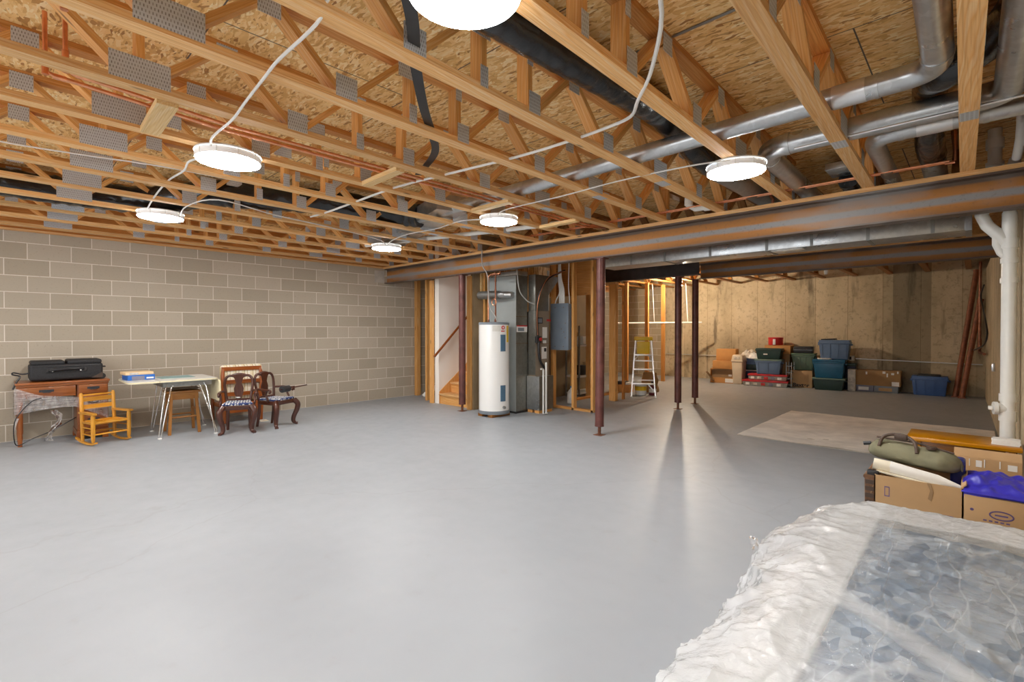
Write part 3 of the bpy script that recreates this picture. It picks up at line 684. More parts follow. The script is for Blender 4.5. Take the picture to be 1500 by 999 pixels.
MB().bar((-1.5, .45, .12), (1.4, -.45, .12), .36, .17, (0, 0, 1)).build('duct_body', M['galv'], t)
for a in (-.9, .1, .9): MB().bar((a, -.31 * a, .12), (a + .03, -.31 * (a + .03), .12), .37, .18).build('joint_flange', M['galv_dull'], t)

# hanging black strap
mb = MB(); pts = smooth_path([(-1.50, 1.0, 2.64), (-1.72, 1.2, 2.655), (-2.02, 1.43, 2.665), (-2.35, 1.72, 2.655), (-2.62, 1.98, 2.66), (-2.93, 2.24, 2.67), (-3.5, 2.5, 2.70)], 6)
for i in range(len(pts) - 1): mb.bar(pts[i], pts[i + 1], .055, .006, (.35, -.2, 1))
tag(mb.build('black_strap', M['black']), 'black flat strap draped diagonally across the trusses', 'strap')

# ------------------------------------------------------------------ pipes and cables overhead
def pipe(name, pts, r, mat, label, cat='pipe', group=None, n=10, sm=0, collars=()):
    o = Vector(pts[0]); P = smooth_path(pts, sm) if sm else [Vector(p) for p in pts]
    t = MB().tube([p - o for p in P], r, n).build(name, M[mat] if isinstance(mat, str) else mat); t.location = o
    tag(t, label, cat, group); 
    for a, b in collars: MB().tube([Vector(a) - o, Vector(b) - o], r * 1.35, n).build('fitting', M[mat] if isinstance(mat, str) else mat, t)
    return t
pipe('copper_pipe', [(-3.47, .17, 2.99), (-3.47, .17, 2.69)] + [(-3.47, .20, 2.675), (-3.49, 1.0, 2.638), (-3.50, 3.6, 2.638), (-3.52, 5.0, 2.642), (-3.54, 5.5, 2.70)], .011, 'copper', 'copper pipe with riser between trusses, nearer the block wall', 'pipe', None, 10, 0, [((-3.47, .17, 2.78), (-3.47, .17, 2.67)), ((-3.472, .2, 2.674), (-3.474, .25, 2.674))])
pipe('copper_pipe', [(-3.37, .24, 2.99), (-3.37, .24, 2.69)] + [(-3.375, .27, 2.675), (-3.40, 1.0, 2.638), (-3.41, 3.6, 2.638), (-3.43, 5.0, 2.642), (-3.45, 5.5, 2.70)], .011, 'copper', 'copper pipe with riser between trusses, farther from the block wall', 'pipe', None, 10, 0, [((-3.37, .24, 2.78), (-3.37, .24, 2.67)), ((-3.378, .28, 2.674), (-3.38, .33, 2.674))])
pipe('copper_riser', [(-2.70, .19, 2.66), (-2.70, .19, 3.0)], .014, 'copper', 'thick copper riser hanging between the trusses at top left')
pipe('copper_pipe', [(-4.6, 5.20, 2.685), (-2.1, 5.20, 2.685), (-.15, 5.17, 2.68), (-.13, 5.17, 2.69), (-.13, 5.17, 2.97)], .0075, 'copper', 'upper copper pipe running above the long beam toward the right', 'pipe', None, 10, 0, [((-.19, 5.17, 2.675), (-.13, 5.17, 2.675))])
pipe('copper_pipe', [(-4.6, 5.08, 2.668), (-2.1, 5.08, 2.668), (-.16, 5.06, 2.663)], .0075, 'copper', 'lower copper pipe running above the long beam toward the right', 'pipe', None, 10, 0, [((-.22, 5.06, 2.663), (-.16, 5.06, 2.663))])
pipe('copper_stub', [(-1.47, 5.29, 2.611), (-1.47, 5.29, 2.66), (-1.47, 5.22, 2.68)], .014, 'copper_dark', 'short dull copper stub rising from the sill plate of the long beam')
pipe('wiring_cable', [(-1.40, .93, 2.70), (-1.75, .90, 2.69), (-1.85, .90, 2.665), (-1.96, .90, 2.606), (-2.35, .90, 2.61), (-2.56, .91, 2.604), (-2.95, .95, 2.625), (-3.21, .96, 2.606), (-3.62, .96, 2.605), (-3.80, 1.02, 2.575)], .0075, 'white_cable', 'white cable crossing trusses between the nearest lamp and the next', 'cable', None, 8, 5)
pipe('wiring_cable', [(-3.92, 1.02, 2.575), (-4.2, .97, 2.60), (-4.5, 1.0, 2.605), (-5.1, 1.02, 2.66), (-5.6, 1.02, 2.63), (-6.15, 1.05, 2.60), (-6.25, 1.08, 2.57)], .0075, 'white_cable', 'white cable from the open floor lamp to the lamp near the desk', 'cable', None, 8, 5)
pipe('wiring_cable', [(-.80, 1.2, 2.70), (-.90, 1.78, 2.66), (-1.14, 2.18, 2.63), (-1.34, 2.40, 2.606), (-1.50, 2.60, 2.63), (-1.70, 2.66, 2.64), (-1.99, 2.64, 2.625), (-2.43, 2.64, 2.635), (-3.10, 2.54, 2.635), (-3.75, 2.45, 2.635), (-4.60, 2.44, 2.63), (-5.05, 2.42, 2.62), (-5.5, 2.45, 2.65)], .010, 'white_cable', 'long white cable weaving under the trusses past the fat black sleeve', 'cable', None, 8, 5)
pipe('wiring_cable', [(-1.30, 3.66, 2.59), (-1.6, 3.62, 2.605), (-2.2, 3.62, 2.62), (-2.8, 3.6, 2.60), (-3.55, 3.62, 2.605), (-3.78, 3.74, 2.58)], .006, 'white_cable', 'thin white cable between the elbow lamp and the heater lamp', 'cable', None, 8, 5)
pipe('wiring_cable', [(-3.92, 3.7, 2.58), (-4.3, 3.65, 2.61), (-4.86, 3.75, 2.62), (-5.3, 3.66, 2.605), (-5.8, 3.75, 2.61), (-6.2, 3.85, 2.58)], .006, 'white_cable', 'thin white cable between the heater lamp and the beam end lamp', 'cable', None, 8, 5)
pipe('wiring_cable', [(-6.25, 1.35, 2.575), (-5.75, 1.30, 2.60), (-5.25, 1.45, 2.603), (-5.49, 2.04, 2.603), (-5.66, 2.73, 2.603), (-5.95, 3.6, 2.603), (-6.2, 3.85, 2.58)], .006, 'white_cable', 'white cable looping from the desk lamp along a truss to the beam end lamp', 'cable', None, 8, 5)
pipe('wiring_cable', [(-5.05, -.4, 2.70), (-5.03, .1, 2.70), (-4.95, .5, 2.70), (-4.8, 1.0, 2.69), (-4.78, 2, 2.69)], .006, 'white_cable', 'white cable lying beside the shiny black sleeve on the trusses', 'cable', None, 8, 4)
pipe('drain_pipe', [(-7.0, 4.0, 2.70), (-5.9, 4.25, 2.69), (-4.5, 4.6, 2.68), (-3.6, 4.8, 2.68)], .030, 'pvc', 'white plastic drain pipe above the trusses in front of the water heater', 'pipe', None, 14, 0, [((-5.9, 4.25, 2.69), (-5.75, 4.288, 2.689)), ((-4.7, 4.55, 2.681), (-4.5, 4.6, 2.68))])
t = pipe('drain_pipe', [(-2.25, 5.12, 2.86), (-2.25, 5.12, 2.70), (-2.20, 5.16, 2.665), (-2.0, 5.18, 2.665)], .032, 'pvc', 'white plastic drain elbow just above the long beam', 'pipe', None, 14, 0, [((-2.25, 5.12, 2.78), (-2.25, 5.12, 2.70)), ((-2.1, 5.17, 2.665), (-2.0, 5.18, 2.665))])
pipe('hanger_rod', [(-.95, 3.92, 2.652), (.28, 3.90, 2.652)], .008, 'aluminium', 'thin grey rod under the second silver duct', 'rod')
b = MB().box((-.045, -.03, 0), (.045, .03, .05)).build('junction_box', M['blue_plastic'], bevel=.004); b.location = (-1.43, 3.75, 2.575); tag(b, 'small blue junction box above the elbow lamp', 'junction box')
# perforated metal strap and green nail strips under the sheathing
mb = MB(); mb.bar((-1.9, 2.62, ZC - .006), (xr(3) , 2.62, ZC - .006), .022, .003, (0, 0, 1)); tag(mb.build('metal_strap', M['galv_dull']), 'perforated grey metal strap under the sheathing above the silver elbow', 'strap')

# white stack pipe on the right
t = empty('drain_stack', (.19, 5.64, 0)); tag(t, 'white plastic drain stack with wye standing by the right wall', 'drain pipe')
R = .046
MB().tube([(0, 0, 0), (0, 0, 2.31)], R, 24).build('stack_pipe', M['pvc'], t)
MB().tube([(0, 0, 2.31), (0, .01, 2.62), (.03, .1, 2.75)], R * .85, 24).build('upper_pipe', M['pvc'], t)
for a, b in ((.62, .70), (.78, .84), (1.90, 1.94), (1.74, 1.78), (2.02, 2.10)): MB().tube([(0, 0, a), (0, 0, b)], R + .008, 24).build('coupling', M['pvc'], t)
MB().tube([(0, 0, 2.04), (-.05, 0, 2.12), (-.13, 0, 2.22), (-.165, 0, 2.31), (-.13, -.01, 2.46), (-.09, -.02, 2.60), (-.09, -.02, 2.70), (-.09, -.02, 3.0)], [R * .95] * 8, 24).build('wye_branch', M['pvc'], t)
MB().tube([(-.09, -.02, 2.84), (-.09, -.02, 2.92)], R + .010, 24).build('coupling', M['pvc'], t)
MB().tube([(-.09, -.02, 2.70), (-.09, -.02, 2.73)], R + .010, 24).build('coupling', M['pvc'], t)
MB().tube([(0, 0, 1.93), (-.05, .0, 1.99), (-.075, 0, 2.06), (-.075, 0, 2.19)], R * .6, 18).build('vent_branch', M['pvc'], t)
MB().tube([(0, 0, .72), (-.06, -.02, .72)], .042, 18).tube([(-.06, -.02, .72), (-.085, -.025, .72)], .052, 18).build('cleanout_tee', M['pvc'], t)
MB().box((-.115, -.045, .705), (-.085, -.005, .735)).build('cleanout_plug', M['pvc'], t, .004)
pipe('vent_pipe', [(xr(5.1) - .06, 5.3, 2.66), (xr(5.1) - .05, 5.10, 2.74), (xr(5.0) - .05, 5.0, 2.83), (xr(5.0) - .05, 5.0, 2.99)], .03, 'pvc', 'thin white vent pipe bend in the top right corner', 'pipe', None, 14)

# ------------------------------------------------------------------ stair and partitions
def stud(x, y, z1, label, wx=.04, wy=.09, mat='spruce', z0=0.0, group='wall studs'):
    o = MB().box((-wx / 2, -wy / 2, 0), (wx / 2, wy / 2, z1 - z0), 2).build('wall_stud', M[mat]); o.location = (x, y, z0)
    return tag(o, label, 'stud', group)
stud(-8.46, 6.02, 2.575, 'wood stud against the block wall, left of the stair', .09, .09)
stud(-7.70, 5.72, 2.575, 'wood stud between the block wall stud and the stair corner', .05, .09)
stud(-7.36, 5.56, 2.285, 'wood corner stud left of the white stair wall', .09, .04)
stud(-6.27, 5.53, 2.285, 'wood stud just behind the stair opening post', .09, .04)
stud(-6.17, 5.82, 2.575, 'wood stud left of the round pipe over the water heater', .04, .09, 'spruce')
stud(-6.17, 6.2, 2.575, 'wood stud hidden partly by the big return duct', .04, .09, 'pine_dark')
o = MB().box((-7.32, 5.60, 0), (-7.20, 9.4, ZC)).build('wall_stair', M['drywall']); struct(o)
o = MB().box((-6.27, 5.56, 0), (-6.20, 9.4, ZC)).build('wall_utility', M['kraft']); struct(o)
o = MB().box((-7.20, 9.3, 1.9), (-6.27, 9.4, ZC)).build('wall_stairhead', M['drywall']); struct(o)
t = empty('staircase', (-6.735, 5.62, 0)); tag(t, 'wooden staircase rising behind the maroon post', 'staircase')
for i in range(12):
    MB().box((-.46, .26 * i, .0 if i == 0 else .19 * i), (.46, .26 * i + .02, .19 * (i + 1) - .03), 0).build('riser', M['spruce'], t)
    MB().box((-.462, .26 * i - .03, .19 * (i + 1) - .03), (.462, .26 * (i + 1) + .02, .19 * (i + 1)), 0).build('tread', M['pine'], t, .004)
MB().prism([(-.02, 0), (.30, 0), (3.2, 2.2), (3.2, 2.42), (2.9, 2.42), (-.02, .22)], -.463, -.45, 'yz').build('skirt_board', M['spruce'], t)
t = empty('added_stair_lamp', (-6.73, 7.6, 2.90)); tag(t, 'added round lamp above the wooden stairs, out of view', 'ceiling light')  # unseen lamp added to brighten the white stair wall
MB().lathe([(.02, -.05), (.09, -.035), (.12, 0)], n=24).build('glass_dome', M['added_stair_glow'], t); MB().lathe([(.13, 0), (.13, .03), (.05, .11)], n=24).build('lamp_base', M['lamp_rim'], t)
t = empty('handrail', (-7.16, 5.45, .88)); tag(t, 'wooden handrail on the white stair wall', 'handrail')
MB().tube([(.02, 0, .0), (.02, .02, .02), (.02, .62, .585), (.02, 2.4, 2.2)], .021, 12).build('rail', M['cherry'], t)
for y in (.22, 1.3): MB().tube([(-.04, y + .16, .90 * (y + .16) - .06), (.02, y + .16, .92 * (y + .16))], .009, 8).build('bracket', M['galv_dull'], t)
pipe('floor_drain_elbow', [(-8.05, 6.2, .20), (-8.12, 6.12, .12), (-8.2, 6.03, .045), (-8.22, 6.0, 0.0)], .045, 'pvc', 'white plastic elbow pipe at the floor beside the stair studs', 'pipe', None, 16)
# partition with the electrical panel
for x, lb in ((-5.42, 'wood stud left of the grey electrical panel'), (-4.97, 'wood stud right of the grey electrical panel'), (-4.58, 'wood stud behind the nearest maroon post')):
    stud(x, 6.76, 2.575, lb, .045, .09)
o = MB().box((-5.45, 6.715, 0), (-4.55, 6.805, .036)).build('bottom_plate', M['spruce']); tag(o, 'wood floor plate under the electrical panel studs', 'wall plate')
for i, (x, y) in enumerate(((-5.62, 7.6), (-5.75, 8.3), (-5.62, 9.0))): stud(x, y, 2.575, ['wood stud seen below the electrical panel', 'wood stud behind the second panel stud, by the shelf', 'wood stud between the maroon post and wide stud'][i], .09, .04, 'spruce')
o = MB().box((-5.68, 7.5, 0), (-5.58, 9.2, .036)).build('bottom_plate', M['pine_dark']); tag(o, 'wood floor plate running back behind the shelf', 'wall plate')
stud(-5.06, 8.15, 2.26, 'wide wood stud post left of the ladder', .14, .09, 'spruce')
o = MB().box((-5.75, 8.08, 2.24), (-4.98, 8.20, 2.28)).build('top_plate', M['pine']); tag(o, 'short wood top plate under the dark beam', 'wall plate')
stud(-5.02, 8.45, 2.24, 'thin stud right behind the wide stud post', .04, .05, 'pine_dark')
for x, y, lb in ((-6.45, 11.0, 'far wood stud left of the ladder by the block wall'), (-6.15, 11.5, 'far wood stud directly above the ladder'), (-6.05, 12.2, 'far wood stud on the right edge of the ladder')):
    stud(x, y, 2.575, lb, .09, .06, 'pine_dark')
o = MB().prism([(5.7, 2.0), (6.1, 1.35), (8.9, 2.6), (8.9, 2.60), (5.7, 2.60)], -6.19, -6.17, 'yz').build('stair_side_panel', M['osb']); tag(o, 'orange plywood panel on the stair side above the electrical panel', 'panel')
o = MB().box((-5.8, 7.12, 1.98), (-4.66, 7.14, 2.575)).build('blocking_panel', M['pine_dark']); tag(o, 'orange wood sheet high behind the electrical panel studs', 'panel')
# metal shelf behind the studs
t = empty('storage_shelf', (-5.95, 8.45, 0)); tag(t, 'grey metal shelf seen between the studs behind the maroon post', 'shelf')
for z in (.08, .42, 1.05): MB().box((-.17, -.42, z - .02), (.17, .42, z + .02)).build('shelf_board', M['formica'], t, .004)
for a in (-.16, .16):
    for b in (-.41, .41): MB().box((a - .015, b - .015, 0), (a + .015, b + .015, 1.45)).build('upright', M['galv_dull'], t)
for (y, z, h, m, nm, lb, c) in ((8.3, 1.07, .16, 'paper', 'white_carton', 'small white carton on the upper board of the shelf', 'box'), (8.5, .44, .26, 'card', 'shelf_carton', 'tan carton on the middle board of the shelf', 'box'), (8.25, .44, .2, 'black', 'toolbox', 'dark toolbox on the middle board of the shelf', 'toolbox')):
    b = MB().box((-.08, -.08, 0), (.08, .08, h)).build(nm, M[m], bevel=.006); b.location = (-5.9, y, z + .002); tag(b, lb, c)
t = empty('plastic_jug', (-5.42, 7.3, 0)); tag(t, 'white plastic jug on the floor between the panel studs', 'jug')
MB().lathe([(.07, 0), (.085, .01), (.088, .18), (.06, .25), (.028, .28), (.028, .30)], n=20).build('jug_body', M['white_plastic'], t)
MB().tube([(.03, 0, .27), (.08, 0, .25), (.085, 0, .18)], .011, 8).build('jug_handle', M['white_plastic'], t); MB().lathe([(.032, .295), (.032, .325)], n=16).build('cap', M['blue_plastic'], t)

# ------------------------------------------------------------------ water heater
t = empty('water_heater', (-5.575, 5.44, 0)); tag(t, 'tall white electric water heater on wood blocks', 'water heater')
MB().lathe([(.235, .085), (.243, .09), (.243, 1.45), (.236, 1.456)], n=48).build('tank_jacket', M['white_enamel'], t)
MB().lathe([(.246, 1.445), (.247, 1.475), (.238, 1.485), (.05, 1.49)], n=48).build('top_cap', M['heater_grey'], t)
MB().lathe([(.246, .045), (.248, .05), (.248, .095), (.24, .10)], n=48).build('base_pan', M['heater_grey'], t)
ang = math.radians(-23)
def on_heater(a, z0, z1, wdeg, name, mat, dr=.006):
    mb = MB(); k = 8; vs = []; gs = []; fs = []
    for i in range(k + 1):
        q = a + math.radians(wdeg) * (i / k - .5)
        for z in (z0, z1):
            for r in (.2432, .2432 + dr): vs.append((r * math.cos(q), r * math.sin(q), z)); gs.append((z, q, r))
    for i in range(k):
        o = 4 * i; p = o + 4
        fs += [(o + 1, p + 1, p + 3, o + 3), (o, o + 2, p + 2, p), (o, p, p + 1, o + 1), (o + 2, o + 3, p + 3, p + 2)]
    fs += [(0, 1, 3, 2), (4 * k, 4 * k + 2, 4 * k + 3, 4 * k + 1)]
    mb._add(vs, gs, fs); return mb.build(name, M[mat], t)
aw = math.radians(-10)
on_heater(aw, 1.03, 1.29, 21, 'element_cover', 'heater_blue', .010); on_heater(aw, .25, .50, 21, 'element_cover', 'heater_blue', .010)
on_heater(aw - .36, 1.34, 1.43, 40, 'brand_label', 'formica', .0015); on_heater(math.radians(16), 1.17, 1.43, 14, 'energy_label', 'yellow', .0015)
def heater_disc(a, z, r, name, mat, dr):
    c = Vector((.245 * math.cos(a), .245 * math.sin(a), z)); d = Vector((math.cos(a), math.sin(a), 0))
    MB().tube([c, c + d * dr], r, 20, True, False).build(name, M[mat], t)
heater_disc(aw, 1.40, .030, 'emblem', 'red', .006); heater_disc(aw, 1.40, .014, 'emblem_centre', 'paper', .0072)
on_heater(aw, 1.335, 1.352, 16, 'emblem_lettering', 'red', .002)
heater_disc(aw + .05, .155, .022, 'drain_valve', 'galv_dull', .035)
for dx in (-.11, .11): MB().box((dx - .05, -.2, 0), (dx + .05, .2, .046)).build('wood_foot', M['stool'], t)
for a, b in ((-.08, -.05), (.07, -.04)): MB().tube([(a, b, 1.485), (a, b, 1.53)], .018, 10).build('nipple', M['copper_dark'], t)
pipe('copper_supply', [(-5.655, 5.39, 1.53), (-5.655, 5.39, 2.05), (-5.66, 5.40, 2.22), (-5.60, 5.40, 2.25), (-5.42, 5.42, 2.25)], .012, 'copper', 'copper supply pipe rising from the water heater top', 'pipe', None, 10)
pipe('copper_supply', [(-5.50, 5.40, 1.53), (-5.50, 5.40, 2.20), (-5.50, 5.42, 2.27)], .012, 'copper_dark', 'dull copper pipe with valves beside the water heater supply', 'pipe', None, 10, 0, [((-5.50, 5.40, 1.95), (-5.50, 5.40, 2.0)), ((-5.50, 5.40, 2.12), (-5.50, 5.40, 2.16))])
t2 = empty('expansion_loop', (-5.50, 5.37, 1.80)); tag(t2, 'small copper loop fitting on the dull heater pipe', 'pipe')
MB().tube([(.05 * math.cos(a), -.005, .05 * math.sin(a)) for a in [i * PI / 8 for i in range(16)]], .008, 8, closed=True).build('loop', M['copper'], t2)
pipe('copper_manifold', [(-5.72, 5.41, 2.235), (-5.42, 5.41, 2.235)], .014, 'copper_dark', 'short copper header with red valve above the water heater', 'pipe')
for x in (-5.55, -5.43): pipe('copper_drop', [(x, 5.43, 2.24), (x, 5.43, 2.30)], .010, 'copper', 'short copper drop from the long beam over the heater', 'pipe', 'copper drops at the beam')
pipe('flex_conduit', [(-5.66, 5.26, 2.62), (-5.66, 5.25, 2.50), (-5.63, 5.25, 2.36), (-5.55, 5.27, 2.22), (-5.56, 5.30, 1.95), (-5.57, 5.34, 1.72), (-5.47, 5.36, 1.58), (-5.44, 5.38, 1.49)], .0095, 'grey_cable', 'grey flexible conduit curling down to the water heater top', 'conduit', None, 10, 6)
t2 = empty('round_duct', (-5.8, 5.67, 1.945)); tag(t2, 'short grey round pipe behind the heater supply pipes', 'duct')
MB().tube([(-.36, 0, .01), (.12, 0, -.005)], .07, 24).build('duct_pipe', M['galv_dull'], t2); MB().tube([(.10, .0, -.005), (.26, .0, -.01), (.30, .04, -.01), (.30, .118, -.01)], .055, 20).build('narrow_end', M['galv'], t2)

# ------------------------------------------------------------------ return duct box and furnace
t = empty('return_duct', (-5.73, 6.0, 0)); tag(t, 'tall galvanized return duct cabinet right of the water heater', 'duct')
MB().box((-.33, -.21, .03), (.31, .25, .62)).build('lower_cabinet', M['galv_olive'], t, .004)
MB().box((-.33, -.21, .62), (.31, .06, 2.30)).build('riser_duct', M['galv_olive'], t, .004)
MB().box((-.335, -.214, .03), (.305, -.2095, 2.25)).build('front_sheet', M['galv_light'], t)
MB().box((-.18, -.222, 1.5), (-.16, -.214, 2.2)).build('sheet_seam', M['galv'], t)
MB().prism([(.06, .60), (.25, .60), (.25, .63), (.06, 1.0)], -.30, .311, 'yz').build('sloped_transition', M['galv_olive'], t)
for z in (1.14, 1.58): MB().box((-.33, -.212, z), (.313, .062, z + .006)).build('joint', M['gap'], t)
MB().box((-.33, -.215, 2.26), (.315, .065, 2.33)).build('collar', M['galv'], t, .004)
MB().box((.31, -.20, 1.33), (.3125, .055, 1.44)).build('label', M['paper'], t); MB().box((.3125, -.20, 1.42), (.3135, .055, 1.44)).build('label_band', M['red'], t); MB().box((.3125, -.17, 1.345), (.3135, -.02, 1.40)).build('label_print', M['heater_grey'], t)
MB().box((-.34, -.22, 0), (.32, .26, .03)).build('plinth', M['black'], t)
t = empty('furnace', (-5.42, 6.33, 0)); tag(t, 'taupe furnace cabinet on a galvanized base box', 'furnace')
MB().prism([(.01, -.29), (.28, -.29), (.28, .07), (-.30, .07), (-.30, -.06), (.01, -.06)], .05, .60, 'xy').build('base_plenum', M['galv'], t)
MB().box((.281, -.29, .05), (.283, .07, .60)).build('base_front', M['galv_olive'], t)
MB().prism([(.01, -.25), (.17, -.25), (.17, .09), (-.30, .09), (-.30, -.06), (.01, -.06)], .60, 1.68, 'xy').build('cabinet', M['furnace'], t)
MB().box((.012, -.254, .62), (.165, -.2505, 1.68)).build('side_sheet', M['galv_olive'], t)
MB().box((.170, -.245, 1.13), (.172, 0.085, 1.136)).build('door_gap', M['gap'], t)
MB().box((.170, -.22, 1.47), (.178, -.08, 1.57)).build('intake_window', M['black'], t, .003); MB().box((.178, -.20, 1.485), (.180, -.10, 1.555)).build('window_glass', M['heater_grey'], t)
MB().box((.170, .03, 1.51), (.172, .14, 1.545)).build('badge', M['red'], t)
MB().box((.170, -.08, 1.23), (.172, .04, 1.41)).build('rating_label', M['paper'], t); MB().box((.170, -.07, 1.14), (.172, .02, 1.19)).build('rating_label', M['paper'], t); MB().box((.170, -.10, .88), (.172, .03, 1.08)).build('rating_label', M['paper'], t); MB().box((.172, -.04, 1.0), (.173, .02, 1.06)).build('label_print', M['ink'], t)
MB().box((.01, -.25, 1.68), (.16, .09, 2.28)).build('upper_plenum', M['galv_olive'], t, .004)
MB().prism([(.09, 1.95), (.09, 2.28), (.34, 2.28), (.34, 2.20)], -.25, .159, 'yz').build('plenum_transition', M['galv_dull'], t)
for a, b in ((-.24, .0), (.22, .0), (.22, -.23), (.07, -.23)): MB().box((a - .05, b - .05, 0), (a + .05, b + .05, .05)).build('pad_block', M['spruce'], t)
t = empty('disconnect_switch', (-5.23, 6.115, 1.20)); tag(t, 'black disconnect with red knob on the furnace door', 'switch')
MB().box((-.02, -.06, -.05), (.03, .06, .06)).build('switch_body', M['black'], t, .01); MB().tube([(.03, .02, .01), (.05, .02, .01)], .028, 16).build('knob', M['red'], t)
pipe('refrigerant_line', [(-5.1, 6.66, 2.38), (-5.08, 6.45, 2.31), (-5.07, 6.2, 2.21), (-5.12, 6.06, 2.02), (-5.18, 6.04, 1.80), (-5.20, 6.06, 1.45), (-5.21, 6.09, 1.24)], .016, 'black', 'black insulated line curving down to the furnace door', 'pipe', None, 12, 6)
pipe('refrigerant_line', [(-5.21, 6.11, 1.16), (-5.20, 6.10, 1.0), (-5.20, 6.14, .85), (-5.20, 6.22, .76), (-5.215, 6.26, .72)], .022, 'black', 'thick black hose loop on the lower furnace door', 'hose', None, 12, 6)
pipe('copper_line', [(-5.05, 6.62, 2.36), (-5.05, 6.2, 2.24), (-5.10, 6.04, 2.0), (-5.16, 6.01, 1.7), (-5.19, 6.06, 1.28)], .006, 'copper', 'thin copper line beside the black insulated line', 'pipe', None, 8, 5)
pipe('condensate_pipe', [(-5.02, 5.94, .74), (-5.02, 5.99, .735), (-5.02, 6.0, .72), (-5.02, 6.0, .02), (-5.02, 6.1, .018)], .014, 'pvc', 'white condensate pipe with elbow at the furnace base', 'pipe', None, 12)
pipe('condensate_pipe', [(-5.02, 6.07, .84), (-5.02, 6.07, .02)], .016, 'pvc', 'straight white condensate pipe at the furnace base, taller one', 'pipe', None, 12)
pipe('conduit_drop', [(-5.43, 6.62, 2.4), (-5.43, 6.62, 1.70)], .022, 'pvc', 'white plastic conduit rising behind the furnace', 'conduit', None, 12)
pipe('wiring_cable', [(-5.38, 5.76, 2.4), (-5.37, 5.78, 2.15), (-5.36, 5.82, 1.98), (-5.30, 5.92, 1.84), (-5.22, 6.02, 1.78)], .011, 'grey_cable', 'grey cable hanging across the furnace plenum', 'cable', None, 8, 5)
pipe('wiring_cable', [(-5.375, 6.14, 1.02), (-5.375, 6.15, .85), (-5.37, 6.17, .72), (-5.36, 6.21, .60)], .014, 'white_cable', 'short white hose beside the return duct cabinet', 'hose', None, 8, 4)

# ------------------------------------------------------------------ electrical panel
t = empty('electrical_panel', (-5.195, 6.70, 1.03)); tag(t, 'grey electrical breaker panel mounted between studs', 'electrical panel')
MB().box((-.185, -.06, 0), (.185, .04, .78)).build('cabinet', M['blue_grey'], t, .006); MB().box((-.195, -.066, -.01), (.195, -.058, .79)).build('cover', M['blue_grey'], t, .003)
for a, b in ((-.09, .72), (.09, .72), (-.09, .05), (.09, .05), (.10, .30), (.13, .20), (.13, .45), (.05, .35)): MB().tube([(a, -.07, b), (a, -.064, b)], .008, 10).build('cover_screw', M['gap'], t)
for i, dx in enumerate((-.05, -.02, .01, .04)):
    pipe('panel_cable', [(-5.24 + dx * .3, 6.70, 2.5), (-5.22 + dx * .6, 6.69, 2.25), (-5.18 + dx, 6.69, 2.05), (-5.18 + dx, 6.69, 1.82)], .014, 'white_cable', 'white cable feeding the top of the electrical panel, part of the bundle', 'cable', 'panel feed cables', 8, 4)
pipe('panel_cable', [(-5.20, 6.68, 2.1), (-5.24, 6.68, 1.98), (-5.31, 6.69, 1.88), (-5.33, 6.69, 1.82)], .009, 'white_cable', 'white cable branching left off the panel feed bundle', 'cable', None, 8, 4)
pipe('wiring_cable', [(-5.03, 6.69, 2.5), (-5.04, 6.69, 2.1), (-5.02, 6.69, 1.9), (-5.02, 6.69, 1.6)], .007, 'white_cable', 'thin white cable along the stud right of the panel', 'cable', None, 8, 4)

# ------------------------------------------------------------------ step ladder and things under it
t = empty('step_ladder', (-4.86, 8.95, 0), math.radians(29)); tag(t, 'aluminium step ladder with yellow top and pail shelf', 'ladder')
Wb, Wt, H = .235, .155, 1.16
for s in (-1, 1):
    MB().bar((s * Wb, -.02, 0), (s * Wt, .20, H), .022, .055, (0, 1, 0)).build('front_rail', M['aluminium'], t)
    MB().bar((s * (Wb + .015), .62, 0), (s * (Wt + .005), .26, H), .018, .035, (0, 1, 0)).build('rear_rail', M['aluminium'], t)
    MB().box((s * Wb - .02, -.055, 0), (s * Wb + .02, .015, .03)).build('foot', M['white_plastic'], t, .005)
for z in (.28, .57, .86):
    w = Wb + (Wt - Wb) * z / H; y = -.02 + .22 * z / H
    MB().box((-w, y - .04, z - .022), (w, y + .04, z + .006)).build('step', M['aluminium'], t, .004)
for z in (.30, .72): w = Wb + (Wt - Wb) * z / H; MB().bar((-w, .62 - .36 * z / H, z), (w, .62 - .36 * z / H, z), .012, .025).build('rear_brace', M['aluminium'], t)
MB().bar((.10, .0, .26), (Wb, -.01, .10), .012, .02).build('step_brace', M['aluminium'], t); MB().bar((-.10, .16, .84), (-.20, .10, .72), .012, .02).build('step_brace', M['aluminium'], t); MB().bar((.10, .16, .84), (.20, .10, .72), .012, .02).build('step_brace', M['aluminium'], t)
MB().box((-.185, .13, 1.15), (.185, .34, 1.225)).build('top_cap', M['yellow'], t, .012)
MB().box((-.125, .135, .88), (.125, .15, 1.13)).build('pail_shelf', M['yellow'], t, .01)
t = empty('paint_pail', (-5.10, 9.28, 0)); tag(t, 'white pail with yellow band under the ladder', 'pail')
MB().lathe([(.10, 0), (.115, .01), (.125, .22), (.13, .23)], n=24).build('pail_body', M['white_plastic'], t); MB().lathe([(.1205, .10), (.1245, .19)], n=24, cap=False).build('band', M['yellow'], t)
t = empty('red_bottle', (-4.90, 9.42, 0)); tag(t, 'dark red plastic bottle under the ladder, beside the pail', 'bottle')
MB().lathe([(.07, 0), (.075, .01), (.075, .17), (.035, .22), (.03, .26)], n=20).build('bottle_body', plain('dark_red', (.12, .015, .02), .4), t); MB().lathe([(.076, .06), (.0765, .14)], n=20, cap=False).build('label', M['formica'], t); MB().lathe([(.034, .255), (.034, .285)], n=14).build('cap', M['black'], t)
t = empty('tool_carton', (-5.68, 9.5, 0), .2); tag(t, 'low orange carton with dark items left of the ladder', 'box')
